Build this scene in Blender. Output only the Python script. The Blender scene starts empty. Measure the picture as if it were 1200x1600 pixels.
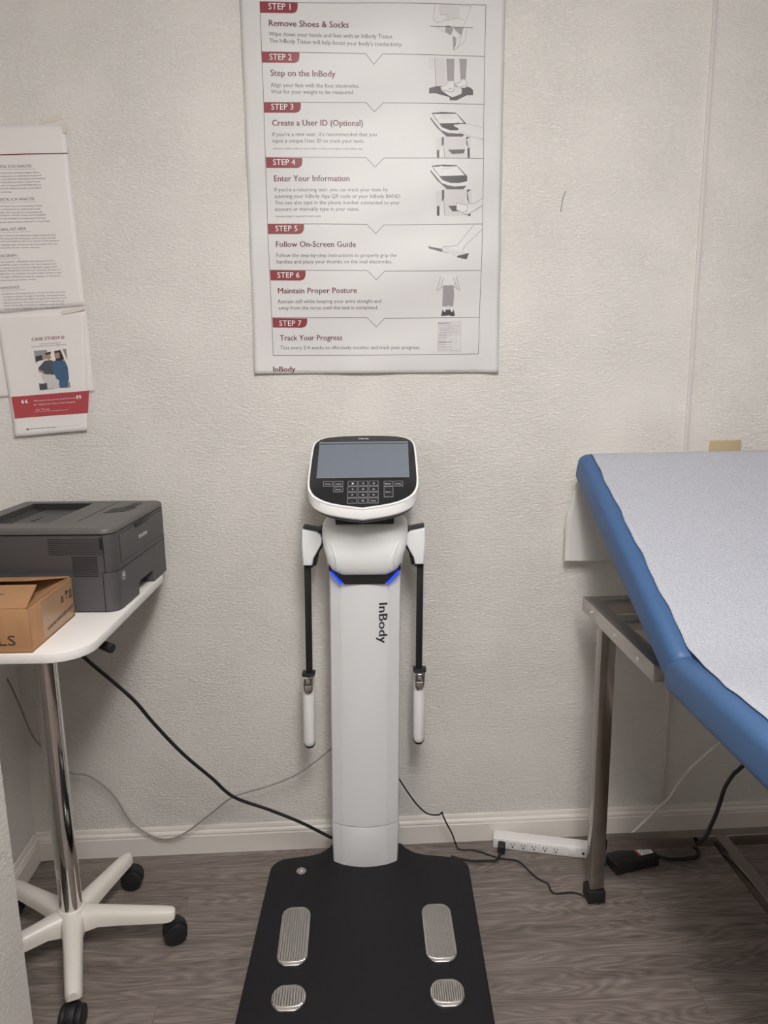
import bpy, bmesh, math, random
from mathutils import Vector, Matrix
random.seed(7)
C = bpy.context.scene
COL = C.collection
R = math.radians
# ------------------------------------------------------------------ camera
F = 1150.0
PITCH, YAW, ROLL = R(11.2), R(2.9), R(-0.75)
CAM = Vector((0, -1.97, 1.40))
fw = Vector((math.sin(YAW)*math.cos(PITCH), math.cos(YAW)*math.cos(PITCH), -math.sin(PITCH)))
r0 = fw.cross(Vector((0, 0, 1))).normalized()
u0 = r0.cross(fw)
rt = math.cos(ROLL)*r0 + math.sin(ROLL)*u0
up = math.cos(ROLL)*u0 - math.sin(ROLL)*r0
cd = bpy.data.cameras.new('camera')
co = bpy.data.objects.new('camera', cd)
COL.objects.link(co)
cd.sensor_fit = 'VERTICAL'
cd.sensor_height = 36.0
cd.lens = F/1600*36.0
cd.clip_start = 0.02
co.matrix_world = Matrix(((rt.x, up.x, -fw.x, CAM.x), (rt.y, up.y, -fw.y, CAM.y), (rt.z, up.z, -fw.z, CAM.z), (0, 0, 0, 1)))
C.camera = co
def at(px, py, **k):
    """the point of the room seen at a photo pixel, on the plane x=, y= or z="""
    (ax, v), = k.items()
    i = 'xyz'.index(ax)
    d = fw + rt*((px-600)/F) - up*((py-800)/F)
    return CAM + d*((v-CAM[i])/d[i])
# ------------------------------------------------------------------ light
w = bpy.data.worlds.new('world')
C.world = w
w.use_nodes = True
w.node_tree.nodes['Background'].inputs[0].default_value = (1, .97, .93, 1)
w.node_tree.nodes['Background'].inputs[1].default_value = 0.0
def area(name, loc, sx, sy, power, color):
    l = bpy.data.lights.new(name, 'AREA')
    l.shape = 'RECTANGLE'; l.size = sx; l.size_y = sy; l.energy = power; l.color = color
    o = bpy.data.objects.new(name, l); COL.objects.link(o); o.location = loc
    return o
# a surface-mounted four-foot fluorescent wrap fixture running towards the wall, and a second one behind the camera
def lamp(name, loc, power, radius=.07):
    l = bpy.data.lights.new(name, 'POINT')
    l.energy = power; l.shadow_soft_size = radius; l.color = (1, .97, .945)
    o = bpy.data.objects.new(name, l); COL.objects.link(o); o.location = loc
    return o
for y in (-1.35, -1.7, -2.05, -2.4):
    lamp('ceiling_tube', (.20, y, 2.31), 9.4)
area('ceiling_panel', (0.16, -1.9, 2.425), .6, 1.2, 22, (1, .97, .945))
area('ceiling_panel_rear', (0.30, -3.7, 2.425), 1.2, 0.6, 6, (1, .97, .945))
vs = C.view_settings
C.display_settings.display_device = 'sRGB'
vs.view_transform = 'Standard'
vs.look = 'None'
vs.exposure = 0.21
vs.gamma = 1.0
vs.use_curve_mapping = False
C.cycles.max_bounces = 10
C.cycles.diffuse_bounces = 6
C.cycles.use_denoising = True

# ------------------------------------------------------------------ materials
def nt(name):
    m = bpy.data.materials.new(name)
    m.use_nodes = True
    return m, m.node_tree.nodes, m.node_tree.links, m.node_tree.nodes['Principled BSDF']
def mat(name, col, rough=.5, metal=0.0, spec=.5, bump=0, bscale=200, bdist=.001, coat=0, emit=None, es=0, vary=0, stretch=(1, 1, 1)):
    m, N, L, b = nt(name)
    b.inputs['Base Color'].default_value = (*col, 1)
    b.inputs['Roughness'].default_value = rough
    b.inputs['Metallic'].default_value = metal
    b.inputs['Specular IOR Level'].default_value = spec
    b.inputs['Coat Weight'].default_value = coat
    if emit:
        b.inputs['Emission Color'].default_value = (*emit, 1)
        b.inputs['Emission Strength'].default_value = es
    tc = N.new('ShaderNodeTexCoord')
    mp = N.new('ShaderNodeMapping'); mp.inputs['Scale'].default_value = stretch
    L.new(tc.outputs['Object'], mp.inputs['Vector'])
    n = N.new('ShaderNodeTexNoise'); n.inputs['Scale'].default_value = bscale; n.inputs['Detail'].default_value = 4
    L.new(mp.outputs['Vector'], n.inputs['Vector'])
    if vary:
        mx = N.new('ShaderNodeMixRGB'); mx.blend_type = 'MULTIPLY'; mx.inputs['Fac'].default_value = vary
        mx.inputs['Color1'].default_value = (*col, 1)
        cr = N.new('ShaderNodeValToRGB')
        cr.color_ramp.elements[0].position = .3; cr.color_ramp.elements[1].position = .7
        cr.color_ramp.elements[0].color = (.4, .4, .4, 1)
        L.new(n.outputs['Fac'], cr.inputs['Fac']); L.new(cr.outputs['Color'], mx.inputs['Color2'])
        L.new(mx.outputs['Color'], b.inputs['Base Color'])
    if bump:
        bp = N.new('ShaderNodeBump'); bp.inputs['Strength'].default_value = bump; bp.inputs['Distance'].default_value = bdist
        L.new(n.outputs['Fac'], bp.inputs['Height']); L.new(bp.outputs['Normal'], b.inputs['Normal'])
    return m
def wall_material():
    m, N, L, b = nt('painted_textured_drywall')
    b.inputs['Base Color'].default_value = (.788, .765, .727, 1)
    b.inputs['Roughness'].default_value = .55
    b.inputs['Specular IOR Level'].default_value = .35
    tc = N.new('ShaderNodeTexCoord')
    mp = N.new('ShaderNodeMapping'); mp.inputs['Scale'].default_value = (1, 1, 2.3)
    L.new(tc.outputs['Object'], mp.inputs['Vector'])
    n1 = N.new('ShaderNodeTexNoise'); n1.inputs['Scale'].default_value = 88; n1.inputs['Detail'].default_value = 4; n1.inputs['Roughness'].default_value = .6
    n1.inputs['Distortion'].default_value = .6
    L.new(mp.outputs['Vector'], n1.inputs['Vector'])
    n2 = N.new('ShaderNodeTexNoise'); n2.inputs['Scale'].default_value = 5; n2.inputs['Detail'].default_value = 3
    L.new(tc.outputs['Object'], n2.inputs['Vector'])
    cr = N.new('ShaderNodeValToRGB')
    cr.color_ramp.elements[0].position = .42; cr.color_ramp.elements[1].position = .62
    L.new(n1.outputs['Fac'], cr.inputs['Fac'])
    k = N.new('ShaderNodeMapRange'); k.inputs['From Min'].default_value = .3; k.inputs['From Max'].default_value = .7
    k.inputs['To Min'].default_value = .25; k.inputs['To Max'].default_value = 1
    L.new(n2.outputs['Fac'], k.inputs['Value'])
    ml = N.new('ShaderNodeMath'); ml.operation = 'MULTIPLY'
    L.new(cr.outputs['Color'], ml.inputs[0]); L.new(k.outputs['Result'], ml.inputs[1])
    bp = N.new('ShaderNodeBump'); bp.inputs['Strength'].default_value = .52; bp.inputs['Distance'].default_value = .005
    L.new(ml.outputs[0], bp.inputs['Height']); L.new(bp.outputs['Normal'], b.inputs['Normal'])
    return m
def floor_material():
    m, N, L, b = nt('grey_brown_wood_plank')
    b.inputs['Roughness'].default_value = .42
    tc = N.new('ShaderNodeTexCoord')
    br = N.new('ShaderNodeTexBrick')
    br.offset = .37
    br.inputs['Scale'].default_value = 1; br.inputs['Brick Width'].default_value = 1.22; br.inputs['Row Height'].default_value = .178
    br.inputs['Mortar Size'].default_value = .0012; br.inputs['Mortar Smooth'].default_value = .3
    br.inputs['Color1'].default_value = (0, 0, 0, 1); br.inputs['Color2'].default_value = (1, 1, 1, 1); br.inputs['Mortar'].default_value = (.5, .5, .5, 1)
    L.new(tc.outputs['Object'], br.inputs['Vector'])
    # every plank gets its own slice of the grain
    cb = N.new('ShaderNodeCombineXYZ')
    off = N.new('ShaderNodeMath'); off.operation = 'MULTIPLY'; off.inputs[1].default_value = 7
    L.new(br.outputs['Color'], off.inputs[0]); L.new(off.outputs[0], cb.inputs['Z'])
    ad = N.new('ShaderNodeVectorMath'); ad.operation = 'ADD'
    L.new(tc.outputs['Object'], ad.inputs[0]); L.new(cb.outputs[0], ad.inputs[1])
    def grain(sx, sy, scale, detail, dist):
        mp = N.new('ShaderNodeMapping'); mp.inputs['Scale'].default_value = (sx, sy, 1)
        L.new(ad.outputs[0], mp.inputs['Vector'])
        n = N.new('ShaderNodeTexNoise'); n.inputs['Scale'].default_value = scale; n.inputs['Detail'].default_value = detail; n.inputs['Distortion'].default_value = dist
        n.inputs['Roughness'].default_value = .62
        L.new(mp.outputs['Vector'], n.inputs['Vector'])
        return n
    g1 = grain(1.6, 26, 2.2, 8, .4)
    g2 = grain(5, 170, 3, 6, .3)
    # cathedral rings
    mp = N.new('ShaderNodeMapping'); mp.inputs['Scale'].default_value = (.9, 5.5, 1)
    L.new(ad.outputs[0], mp.inputs['Vector'])
    wv = N.new('ShaderNodeTexNoise'); wv.inputs['Scale'].default_value = 1.7; wv.inputs['Detail'].default_value = 2
    L.new(mp.outputs['Vector'], wv.inputs['Vector'])
    mu = N.new('ShaderNodeMath'); mu.operation = 'MULTIPLY'; mu.inputs[1].default_value = 26
    L.new(wv.outputs['Fac'], mu.inputs[0])
    fr = N.new('ShaderNodeMath'); fr.operation = 'PINGPONG'; fr.inputs[1].default_value = .5
    L.new(mu.outputs[0], fr.inputs[0])
    cr = N.new('ShaderNodeValToRGB')
    e = cr.color_ramp.elements
    e[0].position = .40; e[0].color = (.105, .084, .074, 1)
    e[1].position = .80; e[1].color = (.36, .315, .285, 1)
    x = e.new(.585); x.color = (.205, .172, .152, 1)
    mixa = N.new('ShaderNodeMath'); mixa.operation = 'MULTIPLY_ADD'; mixa.inputs[1].default_value = .47
    L.new(g2.outputs['Fac'], mixa.inputs[0])
    mixb = N.new('ShaderNodeMath'); mixb.operation = 'MULTIPLY'; mixb.inputs[1].default_value = .52
    L.new(g1.outputs['Fac'], mixb.inputs[0]); L.new(mixb.outputs[0], mixa.inputs[2])
    rg = N.new('ShaderNodeMath'); rg.operation = 'MULTIPLY_ADD'; rg.inputs[1].default_value = .27
    L.new(fr.outputs[0], rg.inputs[0]); L.new(mixa.outputs[0], rg.inputs[2])
    L.new(rg.outputs[0], cr.inputs['Fac'])
    tn = N.new('ShaderNodeMapRange'); tn.inputs['To Min'].default_value = .9; tn.inputs['To Max'].default_value = 1.08
    L.new(br.outputs['Color'], tn.inputs['Value'])
    mm = N.new('ShaderNodeVectorMath'); mm.operation = 'SCALE'
    L.new(cr.outputs['Color'], mm.inputs[0]); L.new(tn.outputs['Result'], mm.inputs['Scale'])
    seam = N.new('ShaderNodeMixRGB'); seam.inputs['Color2'].default_value = (.07, .058, .05, 1)
    sf = N.new('ShaderNodeMath'); sf.operation = 'MULTIPLY'; sf.inputs[1].default_value = .28
    L.new(br.outputs['Fac'], sf.inputs[0]); L.new(sf.outputs[0], seam.inputs['Fac'])
    L.new(mm.outputs[0], seam.inputs['Color1']); L.new(seam.outputs['Color'], b.inputs['Base Color'])
    bp = N.new('ShaderNodeBump'); bp.inputs['Strength'].default_value = .15; bp.inputs['Distance'].default_value = .001
    L.new(rg.outputs[0], bp.inputs['Height']); L.new(bp.outputs['Normal'], b.inputs['Normal'])
    return m
M = {}
M['wall'] = wall_material()
M['floor'] = floor_material()
M['wall_far'] = mat('bounce_cutting_wall_tone', (.26, .24, .225), .7)  # unseen walls, given a dark made-up colour to cut bounce light
M['ceiling'] = mat('ceiling_paint', (.68, .67, .65), .8)
M['batten'] = mat('painted_shade_batten', (.66, .63, .61), .5)  # wall colour darkened, the strip's shade is put into its tone
M['trim'] = mat('white_trim_paint', (.80, .76, .71), .35)
M['paper'] = mat('glossy_poster_paper', (.665, .655, .655), .42, bump=.15, bscale=6, bdist=.01)
M['sheet'] = mat('office_paper', (.80, .765, .755), .55)
M['tape'] = mat('clear_tape', (.72, .67, .60), .2)
M['ink_red'] = mat('dark_red_ink', (.245, .025, .037), .4)
M['ink_maroon'] = mat('maroon_ink', (.145, .022, .038), .4)
M['ink_banner'] = mat('coral_red_ink', (.44, .062, .075), .5)
M['ink_grey'] = mat('grey_ink', (.085, .08, .084), .4)
M['ink_line'] = mat('line_ink', (.16, .15, .155), .4)
M['ink_black'] = mat('black_ink', (.045, .04, .045), .4)
M['ink_white'] = mat('white_ink', (.85, .82, .82), .4)
M['ink_light'] = mat('light_print', (.70, .69, .69), .42)
M['ink_pale'] = mat('pale_grey_ink', (.60, .585, .59), .4)
M['ink_mid'] = mat('mid_grey_ink', (.32, .305, .31), .4)
M['print_blue'] = mat('blue_print', (.055, .12, .22), .5)
M['print_slate'] = mat('slate_print', (.075, .085, .10), .5)
M['print_skin'] = mat('skin_print', (.42, .26, .21), .5)
M['print_grey'] = mat('warm_grey_print', (.30, .27, .25), .5)
M['print_hair'] = mat('brown_print', (.045, .03, .03), .5)
M['plastic_white'] = mat('glossy_white_plastic', (.88, .88, .88), .28)
M['column_white'] = mat('satin_white_column', (.80, .815, .83), .38)
M['cover_white'] = mat('satin_white_cover', (.88, .905, .91), .34)
M['black'] = mat('black_plastic', (.014, .014, .016), .42)
M['glass'] = mat('black_panel_glass', (.018, .019, .022), .12)
M['screen'] = mat('blank_display', (.165, .195, .24), .14, coat=.4)
M['key_line'] = mat('key_outline_ink', (.36, .37, .38), .4)
M['mat_black'] = mat('platform_black', (.0115, .011, .0135), .52, spec=.28, bump=.08, bscale=900, bdist=.0004)
M['steel'] = mat('brushed_steel', (.70, .68, .66), .28, 1)
M['chrome'] = mat('chrome', (.74, .72, .71), .07, 1)
M['led'] = mat('blue_light_strip', (.01, .03, .6), .3, emit=(.0, .045, 1), es=1.6)
M['charcoal'] = mat('charcoal_letter', (.055, .057, .06), .4)
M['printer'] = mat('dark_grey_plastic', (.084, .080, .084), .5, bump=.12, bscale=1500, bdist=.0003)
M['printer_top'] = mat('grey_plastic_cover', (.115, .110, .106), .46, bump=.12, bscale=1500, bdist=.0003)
M['printer_dark'] = mat('black_slot_plastic', (.012, .012, .013), .5)
M['cardboard'] = mat('cardboard', (.435, .232, .112), .75, bump=.1, bscale=60, bdist=.001, vary=.12, stretch=(1, 1, .2))
M['carton_ink'] = mat('carton_ink', (.05, .03, .022), .7)
M['pack_tape'] = mat('clear_packing_tape', (.39, .24, .14), .22)
M['table_white'] = mat('white_laminate', (.84, .82, .80), .35)
M['base_white'] = mat('cream_white_enamel', (.80, .76, .70), .33)
M['vinyl'] = mat('blue_vinyl', (.050, .118, .262), .47, spec=.45, bump=.06, bscale=500, bdist=.0004)
M['crepe'] = mat('crepe_exam_paper', (.525, .545, .615), .75, bump=.85, bscale=230, bdist=.004, vary=.3)
M['sheet_plain'] = mat('thin_paper_tail', (.70, .69, .66), .6)
M['frame'] = mat('polished_steel_frame', (.36, .33, .31), .16, 1)
M['rail'] = mat('satin_steel_rail', (.56, .53, .505), .34, 1)
M['grey_cable'] = mat('grey_cable_jacket', (.33, .305, .28), .5)
M['white_cable'] = mat('white_cable_jacket', (.66, .63, .58), .45)
M['strip'] = mat('white_strip_plastic', (.82, .80, .80), .4)
M['outlet'] = mat('tan_outlet_cover', (.52, .42, .27), .4)
M['rubber'] = mat('black_rubber', (.012, .012, .013), .6)

# ------------------------------------------------------------------ mesh building
class MB:
    def __init__(s):
        s.v = []; s.f = []; s.mi = []; s.sm = []; s.mats = []
    def m(s, mt):
        if mt not in s.mats: s.mats.append(mt)
        return s.mats.index(mt)
    def raw(s, v, f, mt, smooth=True, T=None):
        o = len(s.v); k = s.m(mt)
        s.v += [tuple(T @ Vector(p)) if T else tuple(p) for p in v]
        for q in f:
            s.f.append([i+o for i in q]); s.mi.append(k); s.sm.append(smooth)
        return s
    def bm(s, b, mt, T=None, smooth=True):
        b.verts.index_update()
        s.raw([v.co.copy() for v in b.verts], [[v.index for v in f.verts] for f in b.faces], mt, smooth, T)
        b.free(); return s
    def box(s, c, d, mt, bev=0, seg=2, T=None):
        b = bmesh.new(); bmesh.ops.create_cube(b, size=1)
        for v in b.verts: v.co = Vector((v.co.x*d[0]+c[0], v.co.y*d[1]+c[1], v.co.z*d[2]+c[2]))
        if bev: bmesh.ops.bevel(b, geom=b.edges[:], offset=bev, segments=seg, profile=.5, affect='EDGES')
        return s.bm(b, mt, T)
    def cyl(s, p, q, r, mt, r2=None, n=24, bev=0, T=None):
        p, q = Vector(p), Vector(q); r2 = r if r2 is None else r2
        d = q-p; b = bmesh.new()
        bmesh.ops.create_cone(b, cap_ends=True, segments=n, radius1=r, radius2=r2, depth=d.length)
        if bev:
            es = [e for e in b.edges if abs(e.verts[0].co.z-e.verts[1].co.z) < 1e-6]
            bmesh.ops.bevel(b, geom=es, offset=bev, segments=2, profile=.5, affect='EDGES')
        X = Matrix.Translation((p+q)/2) @ d.to_track_quat('Z', 'Y').to_matrix().to_4x4()
        return s.bm(b, mt, T @ X if T else X)
    def prism(s, pts, h0, h1, mt, axis='z', bev=0, seg=2, T=None):
        """polygon extruded between h0 and h1; axis z: (x,y), y: (x,z), x: (y,z)"""
        f3 = {'z': lambda a, c, h: (a, c, h), 'y': lambda a, c, h: (a, h, c), 'x': lambda a, c, h: (h, a, c)}[axis]
        b = bmesh.new()
        lo = [b.verts.new(f3(a, c, h0)) for a, c in pts]; hi = [b.verts.new(f3(a, c, h1)) for a, c in pts]
        n = len(pts); b.faces.new(lo); b.faces.new(hi)
        for i in range(n): b.faces.new((lo[i], lo[(i+1) % n], hi[(i+1) % n], hi[i]))
        bmesh.ops.recalc_face_normals(b, faces=b.faces[:])
        if bev:
            es = [e for e in b.edges if len({v in lo for v in e.verts}) == 1]
            bmesh.ops.bevel(b, geom=es, offset=bev, segments=seg, profile=.5, affect='EDGES')
        bmesh.ops.triangulate(b, faces=[f for f in b.faces if len(f.verts) > 4])
        return s.bm(b, mt, T)
    def loft(s, rings, mt, caps=True, closed=True, T=None):
        n = len(rings[0]); v = [p for r in rings for p in r]; f = []
        for i in range(len(rings)-1):
            for j in range(n if closed else n-1):
                k = (j+1) % n
                f.append((i*n+j, i*n+k, (i+1)*n+k, (i+1)*n+j))
        if caps: f += [list(range(n))[::-1], [(len(rings)-1)*n+j for j in range(n)]]
        return s.raw(v, f, mt, True, T)
    def tube(s, pts, r, mt, n=10, sub=8, T=None):
        P = [Vector(p) for p in pts]
        Q = []
        for i in range(len(P)-1):
            a, b_, c, d = P[max(i-1, 0)], P[i], P[i+1], P[min(i+2, len(P)-1)]
            for k in range(sub):
                t = k/sub
                Q.append(.5*((2*b_)+(c-a)*t+(2*a-5*b_+4*c-d)*t*t+(3*b_-a-3*c+d)*t**3))
        Q.append(P[-1])
        rings = []; N = None
        for i, p in enumerate(Q):
            t = (Q[min(i+1, len(Q)-1)]-Q[max(i-1, 0)]).normalized()
            if N is None: N = t.orthogonal().normalized()
            N = (N-t*N.dot(t)).normalized(); B = t.cross(N)
            rings.append([p+N*(r*math.cos(2*math.pi*j/n))+B*(r*math.sin(2*math.pi*j/n)) for j in range(n)])
        return s.loft(rings, mt, T=T)
    def grid(s, fn, nu, nv, mt, T=None):
        v = [fn(i/nu, j/nv) for j in range(nv+1) for i in range(nu+1)]
        f = [(j*(nu+1)+i, j*(nu+1)+i+1, (j+1)*(nu+1)+i+1, (j+1)*(nu+1)+i) for j in range(nv) for i in range(nu)]
        return s.raw(v, f, mt, True, T)
    def build(s, name, parent=None, warp=None, angle=35, solid=0, subsurf=0):
        me = bpy.data.meshes.new(name)
        vs_ = [tuple(warp(Vector(p))) for p in s.v] if warp else s.v
        me.from_pydata(vs_, [], s.f)
        for mt in s.mats: me.materials.append(M[mt])
        me.polygons.foreach_set('material_index', s.mi)
        me.polygons.foreach_set('use_smooth', s.sm)
        b = bmesh.new(); b.from_mesh(me); bmesh.ops.recalc_face_normals(b, faces=b.faces[:]); b.to_mesh(me); b.free()
        me.set_sharp_from_angle(angle=R(angle))
        o = bpy.data.objects.new(name, me); COL.objects.link(o)
        if solid:
            md = o.modifiers.new('thickness', 'SOLIDIFY'); md.thickness = solid; md.offset = 0
        if subsurf:
            md = o.modifiers.new('smooth', 'SUBSURF'); md.levels = md.render_levels = subsurf
        if parent: o.parent = parent
        return o
def thing(name, label, cat, loc=(0, 0, 0), rz=0, group=None):
    o = bpy.data.objects.new(name, None); COL.objects.link(o)
    o.location = loc; o.rotation_euler = (0, 0, rz); o.empty_display_size = .05
    o['label'] = label; o['category'] = cat
    if group: o['group'] = group
    return o
def tag(o, label, cat, group=None):
    o['label'] = label; o['category'] = cat
    if group: o['group'] = group
    return o
def struct(o):
    o['kind'] = 'structure'; return o
def rrect(x0, y0, x1, y1, r, n=5):
    rs = r if isinstance(r, (tuple, list)) else (r,)*4
    out = []
    for (cx, cy, a, q) in ((x1-rs[0], y1-rs[0], 0, rs[0]), (x0+rs[1], y1-rs[1], 90, rs[1]), (x0+rs[2], y0+rs[2], 180, rs[2]), (x1-rs[3], y0+rs[3], 270, rs[3])):
        for k in range(n+1):
            t = R(a+90*k/n); out.append((cx+q*math.cos(t), cy+q*math.sin(t)))
    return out
_tc = {}
def glyphs(s, bold=0.0):
    if (s, bold) not in _tc:
        cu = bpy.data.curves.new('lettering', 'FONT'); cu.body = s; cu.resolution_u = 2
        o = bpy.data.objects.new('lettering', cu); COL.objects.link(o)
        dg = bpy.context.evaluated_depsgraph_get(); dg.update()
        me = bpy.data.meshes.new_from_object(o.evaluated_get(dg))
        v = [x.co.copy() for x in me.vertices]; f = [list(p.vertices) for p in me.polygons]
        bpy.data.objects.remove(o); bpy.data.curves.remove(cu); bpy.data.meshes.remove(me)
        x0 = min(p.x for p in v); x1 = max(p.x for p in v)
        pv = [(p.x-x0, p.y) for p in v]; n_ = len(pv)
        if bold:      # heavier weight: the outline printed twice, a hair apart
            pv = [(x-bold, y) for x, y in pv]+[(x+bold, y) for x, y in pv]; f = f+[[i+n_ for i in q] for q in f]
        _tc[(s, bold)] = (pv, f, x1-x0)
    return _tc[(s, bold)]
CAPH = 0.729
def letters(mb, s, A, B, h, upv, nrm, mt, bold=0.0, map3=None):
    """text from A to B (3-D points on the baseline), cap height h, letter tops towards upv, lifted along nrm"""
    v, f, wd = glyphs(s, bold)
    A, B = Vector(A), Vector(B); u = (B-A)/wd; upv = Vector(upv).normalized()*(h/CAPH); nrm = Vector(nrm)
    P = [A+u*x+upv*y+nrm for x, y in v]
    if map3: P = [map3(p) for p in P]
    mb.raw(P, f, mt, False)

# ================================================================== the room
XL, XR, YB, YF, H = -.927, 1.85, 0.0, -4.2, 2.44
def wall(name, x0, x1, y0, y1, z1=H, mt='wall'):
    return struct(MB().box(((x0+x1)/2, (y0+y1)/2, z1/2), (x1-x0, y1-y0, z1), mt).build(name))
struct(MB().box(((XL+XR)/2, YF/2, -.05), (XR-XL+.3, -YF+.3, .1), 'floor').build('floor'))
struct(MB().box(((XL+XR)/2, YF/2, H+.05), (XR-XL+.3, -YF+.3, .1), 'ceiling').build('ceiling'))
wb = wall('wall_back', XL-.12, XR+.12, 0, .12)
wall('wall_left', XL-.12, XL, YF, 0)
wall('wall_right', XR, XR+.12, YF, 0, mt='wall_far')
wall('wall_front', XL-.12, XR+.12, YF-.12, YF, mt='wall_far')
wall('wall_partition', XL, -.620, -.87, -.75)
# hairline crack in the plaster
mb = MB()
mb.tube([at(x, y, y=-.0006) for x, y in ((884, 299), (880, 308), (878, 319), (876, 331))], .0009, 'ink_grey', n=6, sub=4)
mb.build('crack', wb)
# the covered joint between two wall boards
struct(MB().box((.9305, -.003, (H+.085)/2), (.0105, .006, H-.085), 'batten', .001).build('trim_1'))
BP = [(0, 0), (.0135, 0), (.0135, .056), (.0115, .060), (.0125, .064), (.0105, .069), (.0065, .072), (.0065, .078), (.004, .084), (0, .084)]
def baseboard(name, p, q, inward):
    p, q, n = Vector(p), Vector(q), Vector(inward)
    rings = [[e+n*a+Vector((0, 0, z)) for a, z in BP] for e in (p, q)]
    return struct(MB().loft(rings, 'trim').build(name, angle=25))
baseboard('baseboard_back', (XL, 0, 0), (XR, 0, 0), (0, -1, 0))
baseboard('baseboard_left', (XL, -.75, 0), (XL, -.0135, 0), (1, 0, 0))
baseboard('baseboard_right', (XR, YF, 0), (XR, -.0135, 0), (-1, 0, 0))

# ================================================================== poster
pr = thing('instruction_poster', 'large white wall poster of seven red numbered steps above the weighing machine', 'poster', (.085, 0, 1.82))
PO = Vector((.085, 0, 1.82))
def pz(x, z):
    """how far the sheet stands off the wall (it is a little wavy and its lower corners lift)"""
    y = .0045 + .0016*math.sin(x*17+z*5) + .0012*math.sin(z*23+1.3) + .0012*math.sin(x*9-z*31)
    ex = max(0, abs(x-.088)-.21)/.11; ez = max(0, 1.50-z)/.12
    y += .006*ex*ex*ez + .003*ez*ez*(.5+.5*math.sin(x*30))
    return y
def onp(lift):
    return lambda p: Vector((p.x, -pz(p.x, p.z)-lift, p.z))-PO
def gp(u, v):
    x0 = -.2268-(.006*(1-v)); x1 = .4098-.0034*(1-v)
    x = x0+(x1-x0)*u
    zb = 1.3852-.0052*u
    z = zb+(2.285-zb)*v
    return Vector((x, -pz(x, z), z))-PO
MB().grid(gp, 64, 96, 'paper').build('sheet', pr, solid=.0004)
def W(px, py): return at(px, py, y=-.004)
def ptext(mb, s, p, q, hpx, mt, bold=0.0, lift=.0005):
    A, B = W(*p), W(*q); d = (B-A).normalized()
    letters(mb, s, A, B, hpx*.00157, (-d.z, 0, d.x), (0, 0, 0), mt, bold, onp(lift))
def ppoly(mb, pts, mt, lift=.0004, mp=None, dense=False):
    b = bmesh.new()
    vs_ = [b.verts.new(W(*p)) for p in pts]
    f = b.faces.new(vs_); bmesh.ops.triangulate(b, faces=[f])
    if dense: bmesh.ops.subdivide_edges(b, edges=b.edges[:], cuts=3, use_grid_fill=True); bmesh.ops.triangulate(b, faces=b.faces[:])
    mp = mp or onp(lift)
    for v in b.verts: v.co = mp(v.co)
    mb.bm(b, mt, smooth=False)
def pline(mb, pts, wpx, mt, lift=.0004, mp=None):
    mp = mp or onp(lift); hw = wpx*.00157/2
    for a, b_ in zip(pts, pts[1:]):
        A, B = W(*a), W(*b_); d = (B-A); n = max(1, int(d.length/.012)); d.normalize(); nn = Vector((-d.z, 0, d.x))*hw
        A = A-d*hw*.6; B = B+d*hw*.6
        P = []
        for i in range(n+1):
            c = A+(B-A)*(i/n); P += [mp(c+nn), mp(c-nn)]
        mb.raw(P, [(2*i, 2*i+1, 2*i+3, 2*i+2) for i in range(n)], mt, False)
# frame lines with the little downward arrows
rows = [((408, 82), (757, 88)), ((412, 160), (756, 163)), ((415, 246.5), (755, 248)), ((418, 350), (754, 350)), ((421, 422), (751, 423)), ((425, 496.5), (749, 496))]
notch = [(571, 584, 598, 83.5, 100.5), (572, 585, 599, 160, 174.5), (572, 586, 600, 246, 261), (573, 587, 600, 350.5, 365), (574, 588, 601, 423, 437.5), (574, 588, 601, 496.5, 511)]
mb = MB()
pline(mb, [(406, 3), (585, 5), (759, 8), (756.5, 140), (754, 350), (749, 496), (747, 553), (585, 555), (427, 555.5)], .9, 'ink_line')
pline(mb, [(406, 3), (412, 160), (418, 350), (427, 555.5)], .9, 'ink_line')
for (a, b_), (x0, xm, x1, yt, yb) in zip(rows, notch):
    pline(mb, [a, (x0, yt), (xm, yb), (x1, yt+.8), b_], .9, 'ink_line')
mb.build('frame_lines', pr)
tabs = [(406, 3.5, 465, 21), (408.5, 82, 468, 99), (412, 160, 470, 176.5), (415.5, 247, 472.5, 263), (418.5, 350, 475, 366), (422, 422.5, 477.5, 438.5), (425.5, 497, 480, 512)]
tabt = [(419.5, 15), (421.5, 94.5), (424, 171.5), (427, 258.5), (430.5, 361.5), (433.5, 434), (436.5, 509)]
for i, ((x0, y0, x1, y1), (tx, ty)) in enumerate(zip(tabs, tabt)):
    mb = MB()
    ppoly(mb, [(x0, y0), (x0+.8, y1-.3), (x1-8, y1), (x1-3.5, y1-1.4), (x1-1, y1-4.5), (x1, y1-9), (x1, y0+.6)], 'ink_red', .0005, dense=True)
    o = mb.build('step_tab', pr)
    mb = MB(); ptext(mb, 'STEP %d' % (i+1), (tx, ty), (tx+34.5, ty+(.6 if i < 2 else 0)), 9.0, 'ink_white', 0, .0009)
    mb.build('tab_lettering', o)
heads = [('Remove Shoes & Socks', (420.5, 41.5), (544.5, 43.8)), ('Step on the InBody', (423, 119), (524, 119.5)), ('Create a User ID (Optional)', (425.5, 197), (567, 197)),
         ('Enter Your Information', (428.5, 283.5), (546, 283)), ('Follow On-Screen Guide', (431.5, 386), (556, 386)), ('Maintain Proper Posture', (434.5, 458.5), (557.5, 458)), ('Track Your Progress', (437.5, 532), (534.5, 531.5))]
for s, a, b_ in heads:
    mb = MB(); ptext(mb, s, a, b_, 9.2, 'ink_maroon', .016); mb.build('step_heading', pr)
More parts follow.
